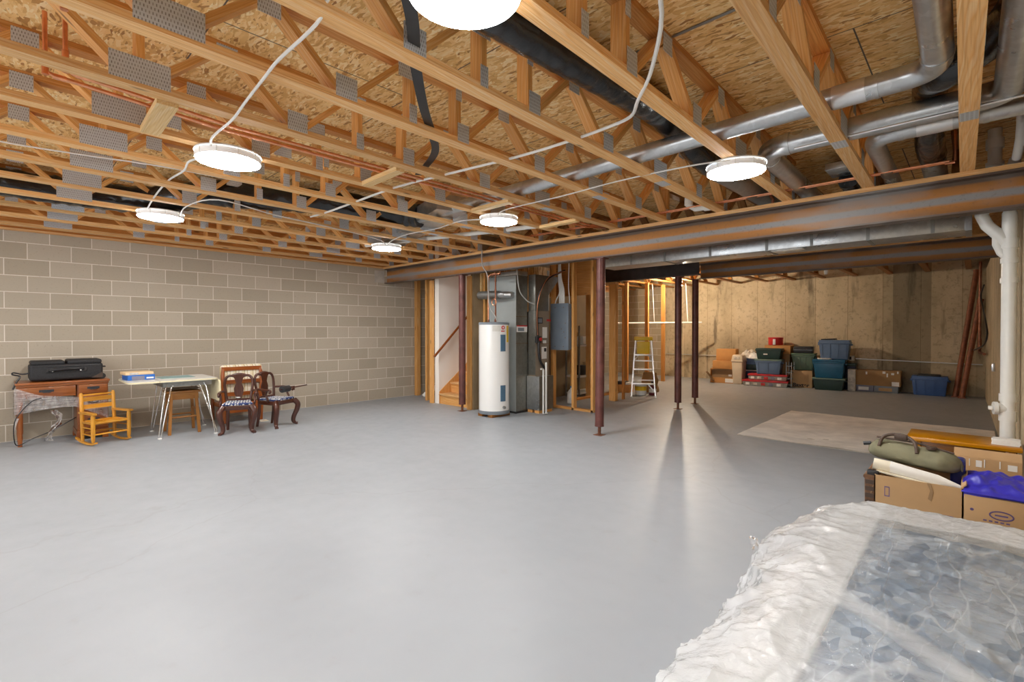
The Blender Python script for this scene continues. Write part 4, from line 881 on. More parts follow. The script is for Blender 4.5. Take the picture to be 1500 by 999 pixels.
MB().taper((0, 0, 0), .42, .3, .42, .3, .17).build('carton', M['card_orange'], t); MB().box((-.10, -.12, .12), (.12, .12, .235)).build('dark_item', M['black'], t, .01); MB().box((.12, -.12, .14), (.19, .1, .22)).build('white_item', M['paper'], t, .01)
t = empty('brown_sack', (-5.25, 9.95, 0)); tag(t, 'crumpled brown sack standing behind the ladder rungs', 'bag')
def sack(u, v):
    a = 2 * PI * u; z = .42 * v; r = .17 * (1 - .25 * v) * (1 + .15 * noise.noise(Vector((math.cos(a) * 2, math.sin(a) * 2, v * 4)))); return (r * math.cos(a) * 1.2, r * math.sin(a), z)
MB().grid(sack, 28, 12, True, True).build('sack_body', M['card_dark'], t); 
# conduits and outlets on the rear wall
pipe('wall_conduit', [(-6.7, 13.70, .66), (-3.0, 13.70, .66)], .011, 'grey_cable', 'grey conduit behind the boxes on the concrete wall', 'conduit')
pipe('wall_conduit', [(-2.02, 13.70, .70), (.10, 13.70, .66)], .011, 'aluminium', 'thin metal conduit from the white outlet to the right corner', 'conduit')
t = empty('wall_outlet', (-2.12, 13.71, .71)); tag(t, 'white outlet box on the concrete wall above the wide carton', 'outlet')
MB().box((-.07, -.04, -.06), (.07, .04, .06)).build('outlet_box', M['white_plastic'], t, .006); MB().box((-.02, -.045, -.035), (.02, -.04, .035)).build('socket', M['ink'], t)
pipe('wood_rail', [(-6.9, 11.3, 1.55), (-5.3, 12.9, 1.57)], .02, 'pvc', 'white horizontal pipe hung high behind the ladder', 'pipe')
for x, y, lb in ((-6.2, 12.0, 'white cord hanging left of the ladder top'), (-5.55, 12.6, 'white cord hanging right of the ladder top')):
    pipe('hanging_cord', [(x - .06, y, 2.6), (x, y, 1.57)], .009, 'white_cable', lb, 'cord')
t = empty('lamp_holder', (-1.78, 9.3, 2.27)); tag(t, 'small white bulb holder hanging past the far rusty beam', 'lamp holder')
MB().lathe([(.055, .11), (.05, .10), (.03, .07), (.028, .03), (.018, 0)], n=18).build('holder', M['white_plastic'], t); MB().tube([(0, 0, .10), (0, 0, .74)], .008, 8).build('drop_cord', M['white_cable'], t)
# leaning pipes and copper in the right rear corner
for i, (a, b, lb) in enumerate((((-.30, 13.38, 0), (.0, 13.60, 2.58), 'rust red steel pipe leaning in the corner, the left one'), ((-.20, 13.25, 0), (.06, 13.45, 1.98), 'rust red steel pipe leaning in the corner, right of its pair'))):
    t = empty('leaning_pipe', a); tag(t, lb, 'pipe', None); d = Vector(b) - Vector(a)
    MB().tube([(0, 0, .0), d], .047, 16).build('pipe_tube', M['rustpipe'], t)
    MB().box((-.06, -.06, -.0), (.06, .06, .02)).build('end_plate', M['rustpipe'], t); MB().tube([d * .985, d], .052, 16).build('end_collar', M['rustpipe'], t)
pipe('copper_riser', [(.05, 13.2, 2.7), (.05, 13.2, .98), (.05, 13.1, .93), (.11, 12.2, .93)], .024, 'copper_dark', 'dull copper riser in the right rear corner', 'pipe', None, 12, 0, [((.05, 13.2, 1.0), (.05, 13.2, 1.2)), ((.05, 13.2, 1.95), (.05, 13.2, 1.98))])
pipe('black_hose', [(.10, 12.6, 2.2), (.06, 12.9, 2.02), (.09, 12.5, 1.75), (.11, 11.5, 1.55), (.13, 11.0, 1.3), (.10, 11.4, 1.12), (.02, 12.4, 1.02), (-.03, 12.8, .98)], .013, 'black', 'black hose looping beside the dull copper riser', 'hose', None, 10, 6)
for y, z, lb in ((9.9, .82, 'small metal outlet box on the right wall beyond the drain stack'), (6.85, .84, 'metal switch box on the right wall just left of the drain stack'), (4.3, .95, 'metal outlet box on the right wall right of the drain stack')):
    t = empty('wall_box', (xr(y), y, z)); tag(t, lb, 'outlet')
    MB().box((-.035, -.04, -.06), (.0, .04, .06)).build('box_body', M['aluminium'], t, .005); MB().box((-.037, -.02, -.03), (-.034, .02, .03)).build('cover_slot', M['heater_grey'], t)

# ------------------------------------------------------------------ furniture along the block wall
# kneehole desk; local x = toward the room, y along the wall
t = empty('desk', (-8.24, .535, 0)); tag(t, 'reddish wood kneehole desk against the block wall', 'desk')
W = M['desk']
MB().box((-.25, -.425, .715), (.26, .425, .74), 1).build('desktop', W, t, .006)
MB().box((-.25, -.415, .69), (.245, .415, .716), 1).build('top_moulding', W, t, .004)
def handle(par, y, z, w=.10, x=.245):
    h = MB().tube([(x, y - w / 2, z), (x + .015, y - w / 2, z - .002), (x + .022, y - w / 4, z - .014), (x + .022, y + w / 4, z - .014), (x + .015, y + w / 2, z - .002), (x, y + w / 2, z)], .006, 8)
    h.box((x - .001, y - w * .65, z - .012), (x + .003, y + w * .65, z + .016)); return h.build('handle', M['ink'], par)
d = MB().box((.22, -.405, .56), (.245, .10, .685), 1).build('drawer', W, t, .005); handle(d, -.16, .635)
MB().box((-.24, .115, .06), (.225, .41, .70)).build('pedestal', W, t, .004)
for z0, z1 in ((.575, .685), (.36, .56), (.13, .345)):
    d = MB().box((.22, .125, z0), (.245, .40, z1), 1).build('drawer', W, t, .005); handle(d, .265, (z0 + z1) / 2 + .01, .09)
MB().box((-.25, .105, .05), (.24, .42, .115)).build('plinth', W, t, .006)
for a in (.19, -.2):
    for b in (.13, .38): MB().box((a - .03, b - .03, 0), (a + .04, b + .03, .055)).build('foot', W, t, .006)
for x in (.20, -.21):
    MB().lathe([(.02, 0), (.018, .02), (.024, .10), (.021, .14), (.027, .16), (.027, .56)], (x, -.385, 0), 16).build('leg', W, t)
MB().box((-.24, -.41, .56), (-.22, .12, .69), 1).build('back_rail', W, t); MB().box((-.22, -.41, .56), (.22, -.39, .69)).build('side_rail', W, t)
# stretch film around it
t = empty('stretch_film', (-8.24, .535, 0)); tag(t, 'clear stretch film wound around the desk legs and pedestal', 'plastic film')
def wrapf(u, v):
    y = -.43 + .83 * u; top = (.69 - .40 * u if u < .25 else .59 - .12 * (u - .25)); bot = .38 + .05 * math.sin(u * 3) - (.14 * max(0, u - .62) / .38)
    z = bot + (top - bot) * v; x = .262 + .012 * noise.noise(Vector((y * 6, z * 60, 2))) + .008 * noise.noise(Vector((y * 3, z * 20, 7))); return (x, y, z)
MB().grid(wrapf, 60, 40).build('front_film', M['film_desk'], t)
MB().grid(lambda u, v: (.26 - .48 * u, -.432 + .006 * noise.noise(Vector((u * 5, v * 30, 1))), .33 + .30 * v), 24, 24).build('side_film', M['film_desk'], t)
MB().grid(lambda u, v: (.262 - .05 * v, -.43 + (.03 + .10 * (1 - abs(v))) * u * v, .34 - .24 * (1 - v) * (1 - u)), 12, 12).build('corner_film', M['film_desk'], t)
def tail(u, v):
    z = .40 - .36 * v; return (.25 + .03 * math.sin(u * 6 + v * 9), -.10 + .05 * math.sin(v * 5) + (.06 + .02 * math.sin(v * 14)) * (u - .5) + .012 * noise.noise(Vector((u * 4, v * 9, 0))), z)
MB().grid(tail, 14, 40).build('hanging_tail', M['film_desk'], t)
# suitcase
t = empty('suitcase', (-8.24, .565, .743)); tag(t, 'black soft suitcase lying on the desk', 'suitcase')
C = M['black_cloth']
MB().box((-.20, -.335, .012), (.20, .335, .205), 1).build('case_body', C, t, .03, 4)
MB().box((-.19, -.325, .195), (.19, -.02, .245), 1).build('front_pocket', C, t, .022, 4); MB().box((-.19, .0, .195), (.19, .325, .252), 1).build('front_pocket', C, t, .022, 4)
MB().tube(smooth_path([(.195, -.16, .12), (.225, -.14, .135), (.232, 0, .145), (.225, .12, .145), (.195, .15, .135)], 5), .014, 10).build('carry_handle', M['black'], t)
for y in (-.155, .145): MB().box((.198, y - .035, .105), (.21, y + .035, .15)).build('handle_mount', M['gap'] if 0 else M['black'], t, .006)
for y in (-.135, .12): MB().tube([(.212, y, .125), (.222, y, .125)], .009, 12).build('rivet', M['chrome'], t)
MB().tube([(.203, -.335 + .04, .18), (.203, .30, .18)], .005, 8).build('zipper', M['black'], t)
MB().prism([(.22, .02), (.33, .02), (.33, .09)], .196, .206, 'yz').build('corner_guard', M['leather'], t)
for x in (-.15, .15): MB().tube([(x - .02, .33, .035), (x + .02, .33, .035)], .035, 16).build('wheel', M['black'], t)
MB().tube([(.1, .335, .15), (.1, .365, .15), (.06, .365, .15), (.06, .335, .15)], .009, 8).build('side_handle', M['black'], t)
MB().tube(smooth_path([(.16, -.33, .11), (.17, -.39, .10), (.16, -.46, .12), (.18, -.47, .10), (.18, -.41, .075), (.20, -.44, .01), (.21, -.47, -.07)], 5), .009, 8).build('luggage_strap', M['black'], t)
pipe('power_cord', [(-7.965, .33, .56), (-7.95, .25, .53), (-7.955, .16, .42), (-7.95, .105, .30), (-7.95, .10, .12), (-7.97, .13, .03), (-8.03, .25, .08), (-8.1, .42, .14), (-8.15, .60, .24), (-8.2, .75, .32)], .0055, 'black', 'thin black cord looping below the desk', 'cord', None, 8, 6)
# child's rocking chair
t = empty('rocking_chair', (-7.66, .865, 0), math.radians(19)); tag(t, "child's honey wood ladder-back rocking chair in front of the desk", 'chair')
W = M['rocker']
for s in (-1, 1):
    MB().lathe([(.008, .035), (.019, .06), (.022, .14), (.022, .33), (.018, .365)], (.15, s * .185, 0), 14).build('front_post', W, t)
    MB().tube([(-.12, s * .165, .035), (-.125, s * .165, .30), (-.15, s * .165, .585), (-.152, s * .165, .605)], [.018, .021, .020, .012], 14).build('back_post', W, t)
    MB().bar((-.15, s * .168, .375), (.19, s * .19, .375), .05, .022, (0, 0, 1)).build('arm', W, t)
    pr = [(-.24, .055), (-.12, .018), (0, .004), (.12, .008), (.2, .03), (.2, .05), (.12, .03), (0, .026), (-.12, .04), (-.24, .075)]
    MB().prism(pr, s * .175 - .011, s * .175 + .011, 'xz').build('rocker', W, t)
    for z in (.12, .20): MB().tube([(-.12, s * .168, z), (.15, s * .185, z)], .009, 10).build('side_rung', W, t)
for z, h in ((.525, .05), (.435, .05)): MB().bar((-.145 + .0, -.165, z), (-.145, .165, z), .012, h).build('back_slat', W, t)
MB().tube([(-.15, -.165, .575), (-.15, .165, .575)], .011, 10).build('top_rung', W, t)
for z in (.13,): MB().tube([(.15, -.185, z), (.15, .185, z)], .010, 10).build('front_rung', W, t); MB().tube([(-.12, -.165, z), (-.12, .165, z)], .010, 10).build('back_rung', W, t)
def weave(u, v):
    x = -.125 + .285 * u; y = (-.165 - .02 * u) + (.33 + .04 * u) * v; return (x, y, .262 - .012 * math.sin(PI * v) + .004 * math.sin(u * 60) * math.sin(v * 60))
MB().grid(weave, 30, 30).build('woven_seat', W, t)
for p, q in (((.15, -.185), (.15, .185)), ((-.12, -.165), (-.12, .165)), ((-.12, -.165), (.15, -.185)), ((-.12, .165), (.15, .185))): MB().tube([(*p, .26), (*q, .26)], .015, 10).build('seat_rail', W, t)
# drop-leaf table on hairpin legs
t = empty('drop_leaf_table', (-7.66, 1.67, 0)); tag(t, 'grey laminate drop-leaf table on chrome hairpin legs', 'table')
def rrect(x0, x1, y0, y1, r, n=6, rr=(1, 1, 1, 1)):
    P = []
    for (cx, cy, a, k) in ((x1 - r, y1 - r, 0, rr[0]), (x0 + r, y1 - r, 90, rr[1]), (x0 + r, y0 + r, 180, rr[2]), (x1 - r, y0 + r, 270, rr[3])):
        if k:
            for i in range(n + 1): b = math.radians(a + 90 * i / n); P.append((cx + r * math.cos(b), cy + r * math.sin(b)))
        else: P.append((cx + r * (1 if a in (0, 270) else -1), cy + r * (1 if a in (0, 90) else -1)))
    return P
ZT2 = .705
MB().prism(rrect(-.42, .36, -.31, .33, .06, 6, (1, 1, 0, 0)), ZT2, ZT2 + .024, 'xy').build('tabletop', M['formica'], t)
MB().prism(rrect(-.423, .363, -.313, .333, .06, 6, (1, 1, 0, 0)), ZT2 + .004, ZT2 + .020, 'xy').build('edge_band', M['edge_cream'], t)
MB().prism(rrect(-.42, .36, -.62, -.318, .08, 8, (0, 0, 1, 1)), ZT2, ZT2 + .024, 'xy').build('raised_leaf', M['formica'], t)
MB().prism(rrect(-.423, .363, -.623, -.317, .08, 8, (0, 0, 1, 1)), ZT2 + .004, ZT2 + .020, 'xy').build('leaf_edge_band', M['edge_cream'], t)
MB().prism(rrect(-.42, .36, .42, .70, .05, 6, (1, 1, 0, 0)), .335, .357, 'xz').build('dropped_leaf', M['edge_cream'], t)
MB().box((-.30, -.26, ZT2 - .07), (.24, .28, ZT2), 1).build('apron', M['galv_dull'], t)
for s, y1, ft in ((1, -1, (.30, -.31)), (1, 1, (.41, .28)), (-1, -1, (-.34, -.28)), (-1, 1, (-.33, .33))):
    fx, fy = ft; tx, ty = (.20 if s > 0 else -.2), (-.18 if y1 < 0 else .16)
    lg = MB()
    lg.tube([(tx, ty, ZT2 - .01), (tx + s * .03, ty + y1 * .03, ZT2 - .03), (tx + s * .05, ty + y1 * .055, ZT2 - .09), (fx, fy - .008, .03), (fx, fy - .008, .0)], .0085, 12)
    lg.tube([(tx, ty - y1 * .10, ZT2 - .01), (tx + s * .02, ty - y1 * .04, ZT2 - .025), (tx + s * .045, ty - y1 * .005, ZT2 - .09), (fx, fy + .016, .03), (fx, fy + .016, .0)], .0085, 12)
    lg.build('leg', M['chrome'], t)
    MB().tube([(fx, fy + .004, 0), (fx, fy + .004, .012)], .024, 12).build('leg_tip', M['white_plastic'], t)
o = MB().prism(rrect(-.20, .19, -.19, .19, .02), 0, .003, 'xy').build('table_mat', M['teal']); o.location = (-7.78, 1.62, ZT2 + .0245); tag(o, 'teal mat lying flat on the drop-leaf table', 'mat')
t = empty('game_box', (-7.72, 1.22, ZT2 + .0245), math.radians(4)); tag(t, 'bright blue flat box on the raised table leaf', 'box')
MB().box((-.18, -.14, 0), (.10, .14, .065)).build('carton', M['blue_box'], t, .003); MB().box((.1005, -.10, .002), (.102, .03, .052)).build('end_label', M['grey_box'], t); MB().box((.1005, .05, .015), (.102, .125, .035)).build('label_print', M['paper'], t)
t = empty('game_box', (-7.74, 1.21, ZT2 + .0905), math.radians(4)); tag(t, 'peach coloured flat box on top of the blue box', 'box')
MB().box((-.17, -.15, 0), (.10, .14, .035)).build('carton', M['tan_box'], t, .003); MB().box((.1005, -.11, .004), (.102, -.02, .03)).build('end_label', M['clutter'], t)
# stool
t = empty('wooden_stool', (-7.70, 1.67, 0), math.radians(-3)); tag(t, 'brown wooden stool under the drop-leaf table', 'stool')
W = M['stool']
MB().grid(lambda u, v: (-.17 + .34 * u, -.19 + .38 * v, .585 - .025 * math.sin(PI * v) * math.sin(PI * u)), 12, 16).build('saddle', W, t)
MB().box((-.17, -.19, .535), (.17, .19, .562), 1).build('seat', W, t, .010)
MB().box((.13, -.165, .45), (.155, .165, .54), 1).build('front_apron', W, t, .004); MB().box((-.155, -.165, .45), (-.13, .165, .54), 1).build('rear_apron', W, t, .004)
for a in (-1, 1):
    for b in (-1, 1): MB().bar((a * .185, b * .165, 0), (a * .14, b * .135, .54), .034, .034, (1, 0, 0)).build('leg', W, t)
    MB().tube([(a * .165, -.15, .22), (a * .165, .15, .22)], .012, 10).build('rung', W, t)
for b in (-1, 1): MB().tube([(-.17, b * .152, .30), (.17, b * .152, .30)], .012, 10).build('rung', W, t)
# striped armchair seen from behind
t = empty('striped_armchair', (-8.10, 2.49, 0)); tag(t, 'cherry wood armchair with cream striped cushion, its back to the room', 'armchair')
W = M['cherry']
for s in (-1, 1):
    MB().tube([(.19, s * .25, .0), (.20, s * .255, .30), (.17, s * .265, .70), (.14, s * .25, .80)], [.026, .030, .026, .022], 12).build('back_post', W, t)
    MB().bar((.17, s * .27, .45), (-.24, s * .30, .43), .05, .035).build('arm', W, t); MB().tube([(-.22, s * .29, 0), (-.22, s * .29, .43)], .024, 12).build('front_leg', W, t)
MB().bar((.145, -.27, .79), (.145, .27, .79), .035, .055).build('crest_rail', W, t); MB().bar((.185, -.25, .60), (.185, .25, .60), .025, .055).build('back_slat', W, t); MB().bar((.195, -.25, .42), (.195, .25, .42), .025, .055).build('back_slat', W, t)
MB().box((.175, -.26, .14), (.205, .26, .29), 1).build('back_panel', W, t, .006)
MB().box((-.22, -.28, .22), (.18, .28, .28), 1).build('seat_frame', W, t, .006)
MB().box((.02, -.275, .30), (.145, .30, .845), 2).build('back_cushion', M['striped'], t, .05, 4); MB().box((-.24, -.25, .28), (.05, .25, .40)).build('seat_cushion', M['striped'], t, .04, 4)
# two dark cabriole chairs
def cab_chair(loc, rz, label):
    t = empty('cabriole_chair', loc, rz); tag(t, label, 'armchair', None); W = M['mahogany']
    for s in (-1, 1):
        pth = smooth_path([(.165, s * .165, .36), (.205, s * .200, .30), (.198, s * .195, .22), (.165, s * .170, .12), (.160, s * .165, .05), (.185, s * .185, .018), (.205, s * .20, .012)], 5)
        n = len(pth); rs = []
        for i in range(n):
            q = i / (n - 1); rs.append(.027 * (1 - q) ** .6 + .013 if q < .8 else .017 + (q - .8) * .04)
        MB().tube(pth, rs, 14).build('front_leg', W, t)
        MB().tube([(-.16, s * .13, .36), (-.165, s * .13, .2), (-.20, s * .135, 0)], [.022, .021, .018], 12).build('rear_leg', W, t)
        MB().tube(smooth_path([(-.165, s * .135, .37), (-.18, s * .155, .50), (-.20, s * .168, .62), (-.21, s * .155, .70), (-.215, s * .11, .735), (-.215, s * .05, .725)], 5), .0175, 12).build('back_stile', W, t)
        MB().tube(smooth_path([(-.185, s * .16, .53), (-.06, s * .205, .535), (.06, s * .215, .525), (.10, s * .215, .53), (.115, s * .215, .505), (.095, s * .215, .49)], 5), .016, 10).build('arm', W, t)
        MB().tube(smooth_path([(.05, s * .205, .52), (.02, s * .20, .46), (.05, s * .20, .40), (.045, s * .19, .36)], 5), .015, 10).build('arm_support', W, t)
    sp = [(.045, .38), (.03, .42), (.055, .50), (.06, .56), (.035, .63), (.05, .69), (.075, .735), (.03, .755)]
    MB().prism([(y, z) for y, z in sp] + [(-y, z) for y, z in sp[::-1]], -.005, .009, 'yz').build('splat', W, t).location = (-.20, 0, 0)
    MB().tube(smooth_path([(-.215, -.08, .738), (-.215, -.03, .752), (-.215, .03, .752), (-.215, .08, .738)], 4), .018, 10).build('crest_rail', W, t)
    MB().bar((-.165, -.14, .395), (-.165, .14, .395), .022, .06).build('shoe_rail', W, t)
    fr = [(-.175, -.15), (.18, -.195), (.18, .195), (-.175, .15)]
    MB().prism(fr, .315, .372, 'xy').build('seat_rail', W, t, .008)
    MB().prism([(x * .93, y * .93) for x, y in fr], .368, .402, 'xy').build('seat_cushion', M['blue_fabric'], t, .014, 3)
    return t
cab_chair((-7.15, 2.19, 0), math.radians(-20), 'dark mahogany chair with vase splat, directly in front of the striped armchair')
cab_chair((-7.22, 2.70, 0), math.radians(26), 'dark mahogany chair turned right, farthest from the desk')
t = empty('cane_holder', (-7.06, 2.76, .505), math.radians(26)); tag(t, 'dark metal rod and black roller resting on the right mahogany chair arms', 'rod')
MB().tube([(.14, -.24, .045), (.09, .34, .05)], .009, 10).build('rod', M['mahogany'], t); MB().tube([(.14, -.20, .045), (.125, -.06, .045)], .045, 18).build('roller', M['black'], t); MB().tube([(.118, .05, .01), (.118, .05, .07)], .012, 8).build('rod_clip', M['mahogany'], t)
o = MB().prism([(-.1, -.05), (.08, -.06), (.1, .05), (-.07, .06)], 0, .003, 'xy').build('paper_scrap', M['ivory']); o.location = (-7.75, 2.72, .001); tag(o, 'pale paper scrap on the floor behind the mahogany chairs', 'paper')
o = MB().box((-.04, -.02, 0), (.04, .02, .012)).build('paper_scrap', M['paper'], bevel=.003); o.location = (-7.32, 2.24, .432); tag(o, 'tiny white scrap on the shoe rail of the mahogany chair by the table', 'paper')

# ------------------------------------------------------------------ storage by the concrete wall
def tote(name, x, y, z, w, d, h, mat, label, lid=None, rz=0, ribs=4, k=.84, cat='tote'):
    t = empty(name, (x, y, z), rz); tag(t, label, cat)
    mb = MB(); mb.taper((0, 0, 0), w * k, d * k, w * .965, d * .965, h * (.94 if lid else 1))
    mb.build('tub', M[mat], t, .012, 3)
    MB().box((-w / 2, -d / 2, h * .80), (w / 2, d / 2, h * .90)).build('rim_band', M[mat], t, .006)
    for i in range(ribs):
        xx = -w * .38 + w * .76 * i / max(1, ribs - 1); f = (k + (.965 - k) * .1); MB().bar((xx * .93, -d * (k / 2) - .002, h * .04), (xx, -d * .478 - .002, h * .80), .008, .012, (0, 1, 0)).build('rib', M[mat], t)
    for s in (-1, 1): MB().box((s * w / 2 - .02, -d * .16, h * .72), (s * w / 2 + .028, d * .16, h * .80)).build('grip', M[mat], t, .006)
    if lid: MB().box((-w / 2 - .008, -d / 2 - .008, h * .90), (w / 2 + .008, d / 2 + .008, h)).build('lid', M[lid], t, .012, 3)
    return t
def carton(name, x, y, z, w, d, h, mat, label, rz=0, cat='box'):
    t = empty(name, (x, y, z), rz); tag(t, label, cat)
    MB().box((-w / 2, -d / 2, 0), (w / 2, d / 2, h)).build('carton_body', M[mat], t, .004)
    MB().box((-w / 2 + .004, -d * .47, h), (w / 2 - .004, -.004, h + .003)).build('flap', M[mat], t); MB().box((-w / 2 + .004, .004, h), (w / 2 - .004, d * .47, h + .003)).build('flap', M[mat], t)
    return t
YW = 13.2
# three orange cartons at the left end
t = empty('open_carton', (-4.78, 13.02, 0), .18); tag(t, 'open orange carton on the floor at the left end of the row', 'box')
w, d, h = .56, .38, .36
mb = MB(); mb.box((-w / 2, -d / 2, 0), (w / 2, d / 2, .01)); mb.box((-w / 2, d / 2 - .008, 0), (w / 2, d / 2, h)); mb.box((-w / 2, -d / 2, 0), (-w / 2 + .008, d / 2, h)); mb.box((w / 2 - .008, -d / 2, 0), (w / 2, d / 2, h)); mb.box((-w / 2, -d / 2, 0), (w / 2, -d / 2 + .008, h * .40)); mb.build('carton_shell', M['card_orange'], t)
MB().box((-w / 2 + .01, -d / 2 + .12, .02), (w / 2 - .01, -d / 2 + .13, h)).build('inner_board', M['card_in'], t); MB().bar((0, -d / 2 + .04, h), (0, d / 2, h), w, .008).build('top_flap', M['card_orange'], t); MB().box((.08, -d / 2 - .002, .02), (w / 2 - .01, -d / 2, .12)).build('label', M['paper'], t); MB().box((.14, -d / 2 + .116, .17), (.22, -d / 2 + .12, .22)).build('white_mark', M['formica'], t)
carton('carton', -4.74, 13.05, .366, .54, .36, .20, 'card_orange', 'orange carton in the middle of the left stack', .14)
c = carton('carton', -4.70, 13.10, .572, .47, .34, .30, 'card_orange', 'orange carton at the top of the left stack', .10)
b = MB().box((-.15, -.1, 0), (.15, .1, .03)).build('wooden_toy', M['gap'], bevel=.006); b.location = (-5.02, 12.75, .39); b.rotation_euler = (0, .9, .3); b.location.z = .16; tag(b, 'dark board edge leaning left of the orange cartons', 'board')
# swing-top bin
t = empty('swing_top_bin', (-4.36, 12.95, 0)); tag(t, 'tall cream plastic swing-top bin beside the orange cartons', 'bin')
MB().taper((0, 0, 0), .215, .26, .27, .32, .58).build('bin_body', M['bin_white'], t, .03, 4); MB().taper((0, 0, .58), .29, .34, .24, .28, .16).build('bin_lid', M['bin_white'], t, .03, 4); MB().box((-.14, -.175, .56), (.14, .175, .60)).build('lid_rim', M['bin_white'], t, .012); MB().box((-.07, -.165, .62), (.07, -.15, .71)).build('swing_flap', M['clutter'], t, .008)
# red lidded under-bed boxes
def redbox(x, y, z, w, label):
    t = empty('flat_storage_box', (x, y, z), .10); tag(t, label, 'storage box')
    MB().taper((0, 0, 0), w * .94, .40, w * .98, .43, .105).build('clear_tub', M['clear_tote'], t, .012); MB().box((-w / 2, -.23, .10), (w / 2, .23, .145)).build('lid', M['red_lid'], t, .012)
    for i in range(5): MB().box((-w * .42 + i * w * .17, -.218, .02), (-w * .42 + i * w * .17 + .09, -.20, .085)).build('wrapped_item', M[('paper', 'clutter', 'red', 'grey_box', 'paper')[i]], t, .006)
redbox(-3.72, 12.95, 0, 1.0, 'clear flat box with red lid on the floor under the totes'); redbox(-3.68, 13.0, .148, .86, 'clear flat box with red lid, upper one of the two')
tote('storage_tote', -3.66, 12.98, .296, .58, .40, .36, 'tote_blue', 'slate blue tote on the red lidded boxes', 'tote_lid', .10, 3)
tote('storage_tote', -3.66, 13.0, .66, .58, .40, .26, 'tote_dark', 'dark green tote stacked on the slate blue tote', None, .10, 0)
o = MB().box((-.045, -.004, -.015), (.045, .002, .015)).build('tote_label', M['paper']); o.parent = [c for c in bpy.data.objects if c.get('label') == 'dark green tote stacked on the slate blue tote'][0]; o.location = (-.06, -.192, .12)
tote('storage_tote', -4.16, 13.3, .148, .40, .34, .20, 'navy', 'navy tote with grey lid low behind the cream bin', 'formica', .05, 0)
tote('storage_tote', -4.14, 13.3, .35, .42, .34, .14, 'tote_dark', 'dark green shallow tote in the middle of the stack behind the bin', None, .05, 0)
tote('storage_tote', -4.12, 13.3, .49, .42, .34, .16, 'tote_blue', 'slate blue shallow tote high in the stack behind the bin', None, .05, 0)
carton('carton', -4.16, 13.3, 0, .42, .34, .146, 'card_dark', 'brown carton at the bottom of the stack behind the bin', .05)
for i, (x, y, z, s, m, lb) in enumerate(((-4.2, 13.2, .655, .20, 'clutter', 'crumpled white plastic bag on the totes behind the bin'), (-3.98, 13.30, .655, .20, 'gap', 'crumpled brown bag on the totes behind the bin'), (-4.02, 13.05, .655, .15, 'paper', 'small white bag at the front of the totes behind the bin'))):
    t = empty('crumpled_bag', (x, y, z)); tag(t, lb, 'bag')
    def blob(u, v, i=i, s=s):
        a = 2 * PI * u; b = PI * (v * .5); r = s * (1 + .35 * noise.noise(Vector((math.cos(a) * 2 + i, math.sin(a) * 2, v * 3)))); return (r * math.cos(a) * math.cos(b), r * math.sin(a) * math.cos(b) * .8, r * .85 * math.sin(b))
    MB().grid(blob, 24, 10, True, True).build('bag_body', M[m], t)
carton('carton', -3.53, 13.42, .0, .50, .34, .78, 'card_dark', 'tall brown carton behind the slate blue tote')
carton('carton', -3.55, 13.40, .784, .58, .36, .20, 'card_orange', 'orange carton on top of the tall brown carton')
t = empty('red_tin', (-3.63, 13.38, .99)); tag(t, 'round red tin on top of the orange carton', 'tin')
MB().lathe([(.16, 0), (.165, .006), (.165, .15), (.16, .155)], n=28).build('tin_body', M['red'], t); MB().lathe([(.17, .15), (.172, .185), (.16, .195)], n=28).build('tin_lid', M['red_lid'], t); MB().box((-.02, -.172, .01), (.04, -.16, .15)).build('tin_label', M['paper'], t, .004)
t = empty('wire_rack', (-3.22, 13.05, 0)); tag(t, 'narrow grey wire rack right of the red lidded boxes', 'rack')
for z in (.05, .2, .35, .5): MB().box((-.06, -.12, z), (.06, .12, z + .012)).build('rack_shelf', M['galv_dull'], t)
for a in (-.055, .055):
    for b in (-.115, .115): MB().box((a - .006, b - .006, 0), (a + .006, b + .006, .60)).build('upright', M['galv_dull'], t)
# printed carton
t = carton('printed_carton', -3.02, 13.28, 0, .46, .34, .40, 'card', 'tan carton with black printed word near its bottom', .08)
text('lettering', 'Baxter', .125, (0, -.1715, .055), (PI / 2, 0, 0), M['ink'], t)
tote('storage_tote', -3.0, 13.36, .41, .48, .38, .40, 'tote_green', 'sage green tote on the printed tan carton', 'tote_green', .08, 4)
t = empty('black_case', (-3.0, 13.34, .812), .08); tag(t, 'black ribbed plastic case on the sage green tote', 'case')
MB().box((-.20, -.15, 0), (.20, .15, .16)).build('case_body', M['black'], t, .02); MB().box((-.20, -.158, .07), (.20, -.148, .085)).build('case_seam', M['heater_grey'], t); MB().tube([(-.08, -.15, .10), (-.08, -.18, .10), (.08, -.18, .10), (.08, -.15, .10)], .008, 8).build('case_handle', M['black'], t)
tote('storage_tote', -2.43, 13.12, 0, .62, .44, .27, 'tote_dark', 'low dark green tote with pale lid on the floor', 'tote_lid', .06, 0)
tote('storage_tote', -2.43, 13.14, .272, .62, .44, .42, 'tote_teal', 'glossy teal blue tote on the low dark green tote', 'tote_teal', .06, 0)
o = MB().box((-.13, -.09, 0), (.13, .09, .025)).build('book', M['paper'], bevel=.003); o.location = (-2.52, 13.05, .694); o.rotation_euler = (0, 0, .3); tag(o, 'white book lying on the teal blue tote', 'book')
tote('storage_tote', -2.36, 13.30, .722, .62, .40, .44, 'tote_blue', 'slate blue tote at the top of the tallest stack', None, .06, 4)
o = [c for c in bpy.data.objects if c.get('label') == 'slate blue tote at the top of the tallest stack'][0]; o.location.z = .694
b = MB().box((-.14, -.10, 0), (.14, .10, .03)).build('dark_folder', M['black'], bevel=.004); b.location = (-2.48, 13.30, 1.135); b.rotation_euler = (0, -.05, 0); tag(b, 'black folder lying on the topmost slate blue tote', 'folder')
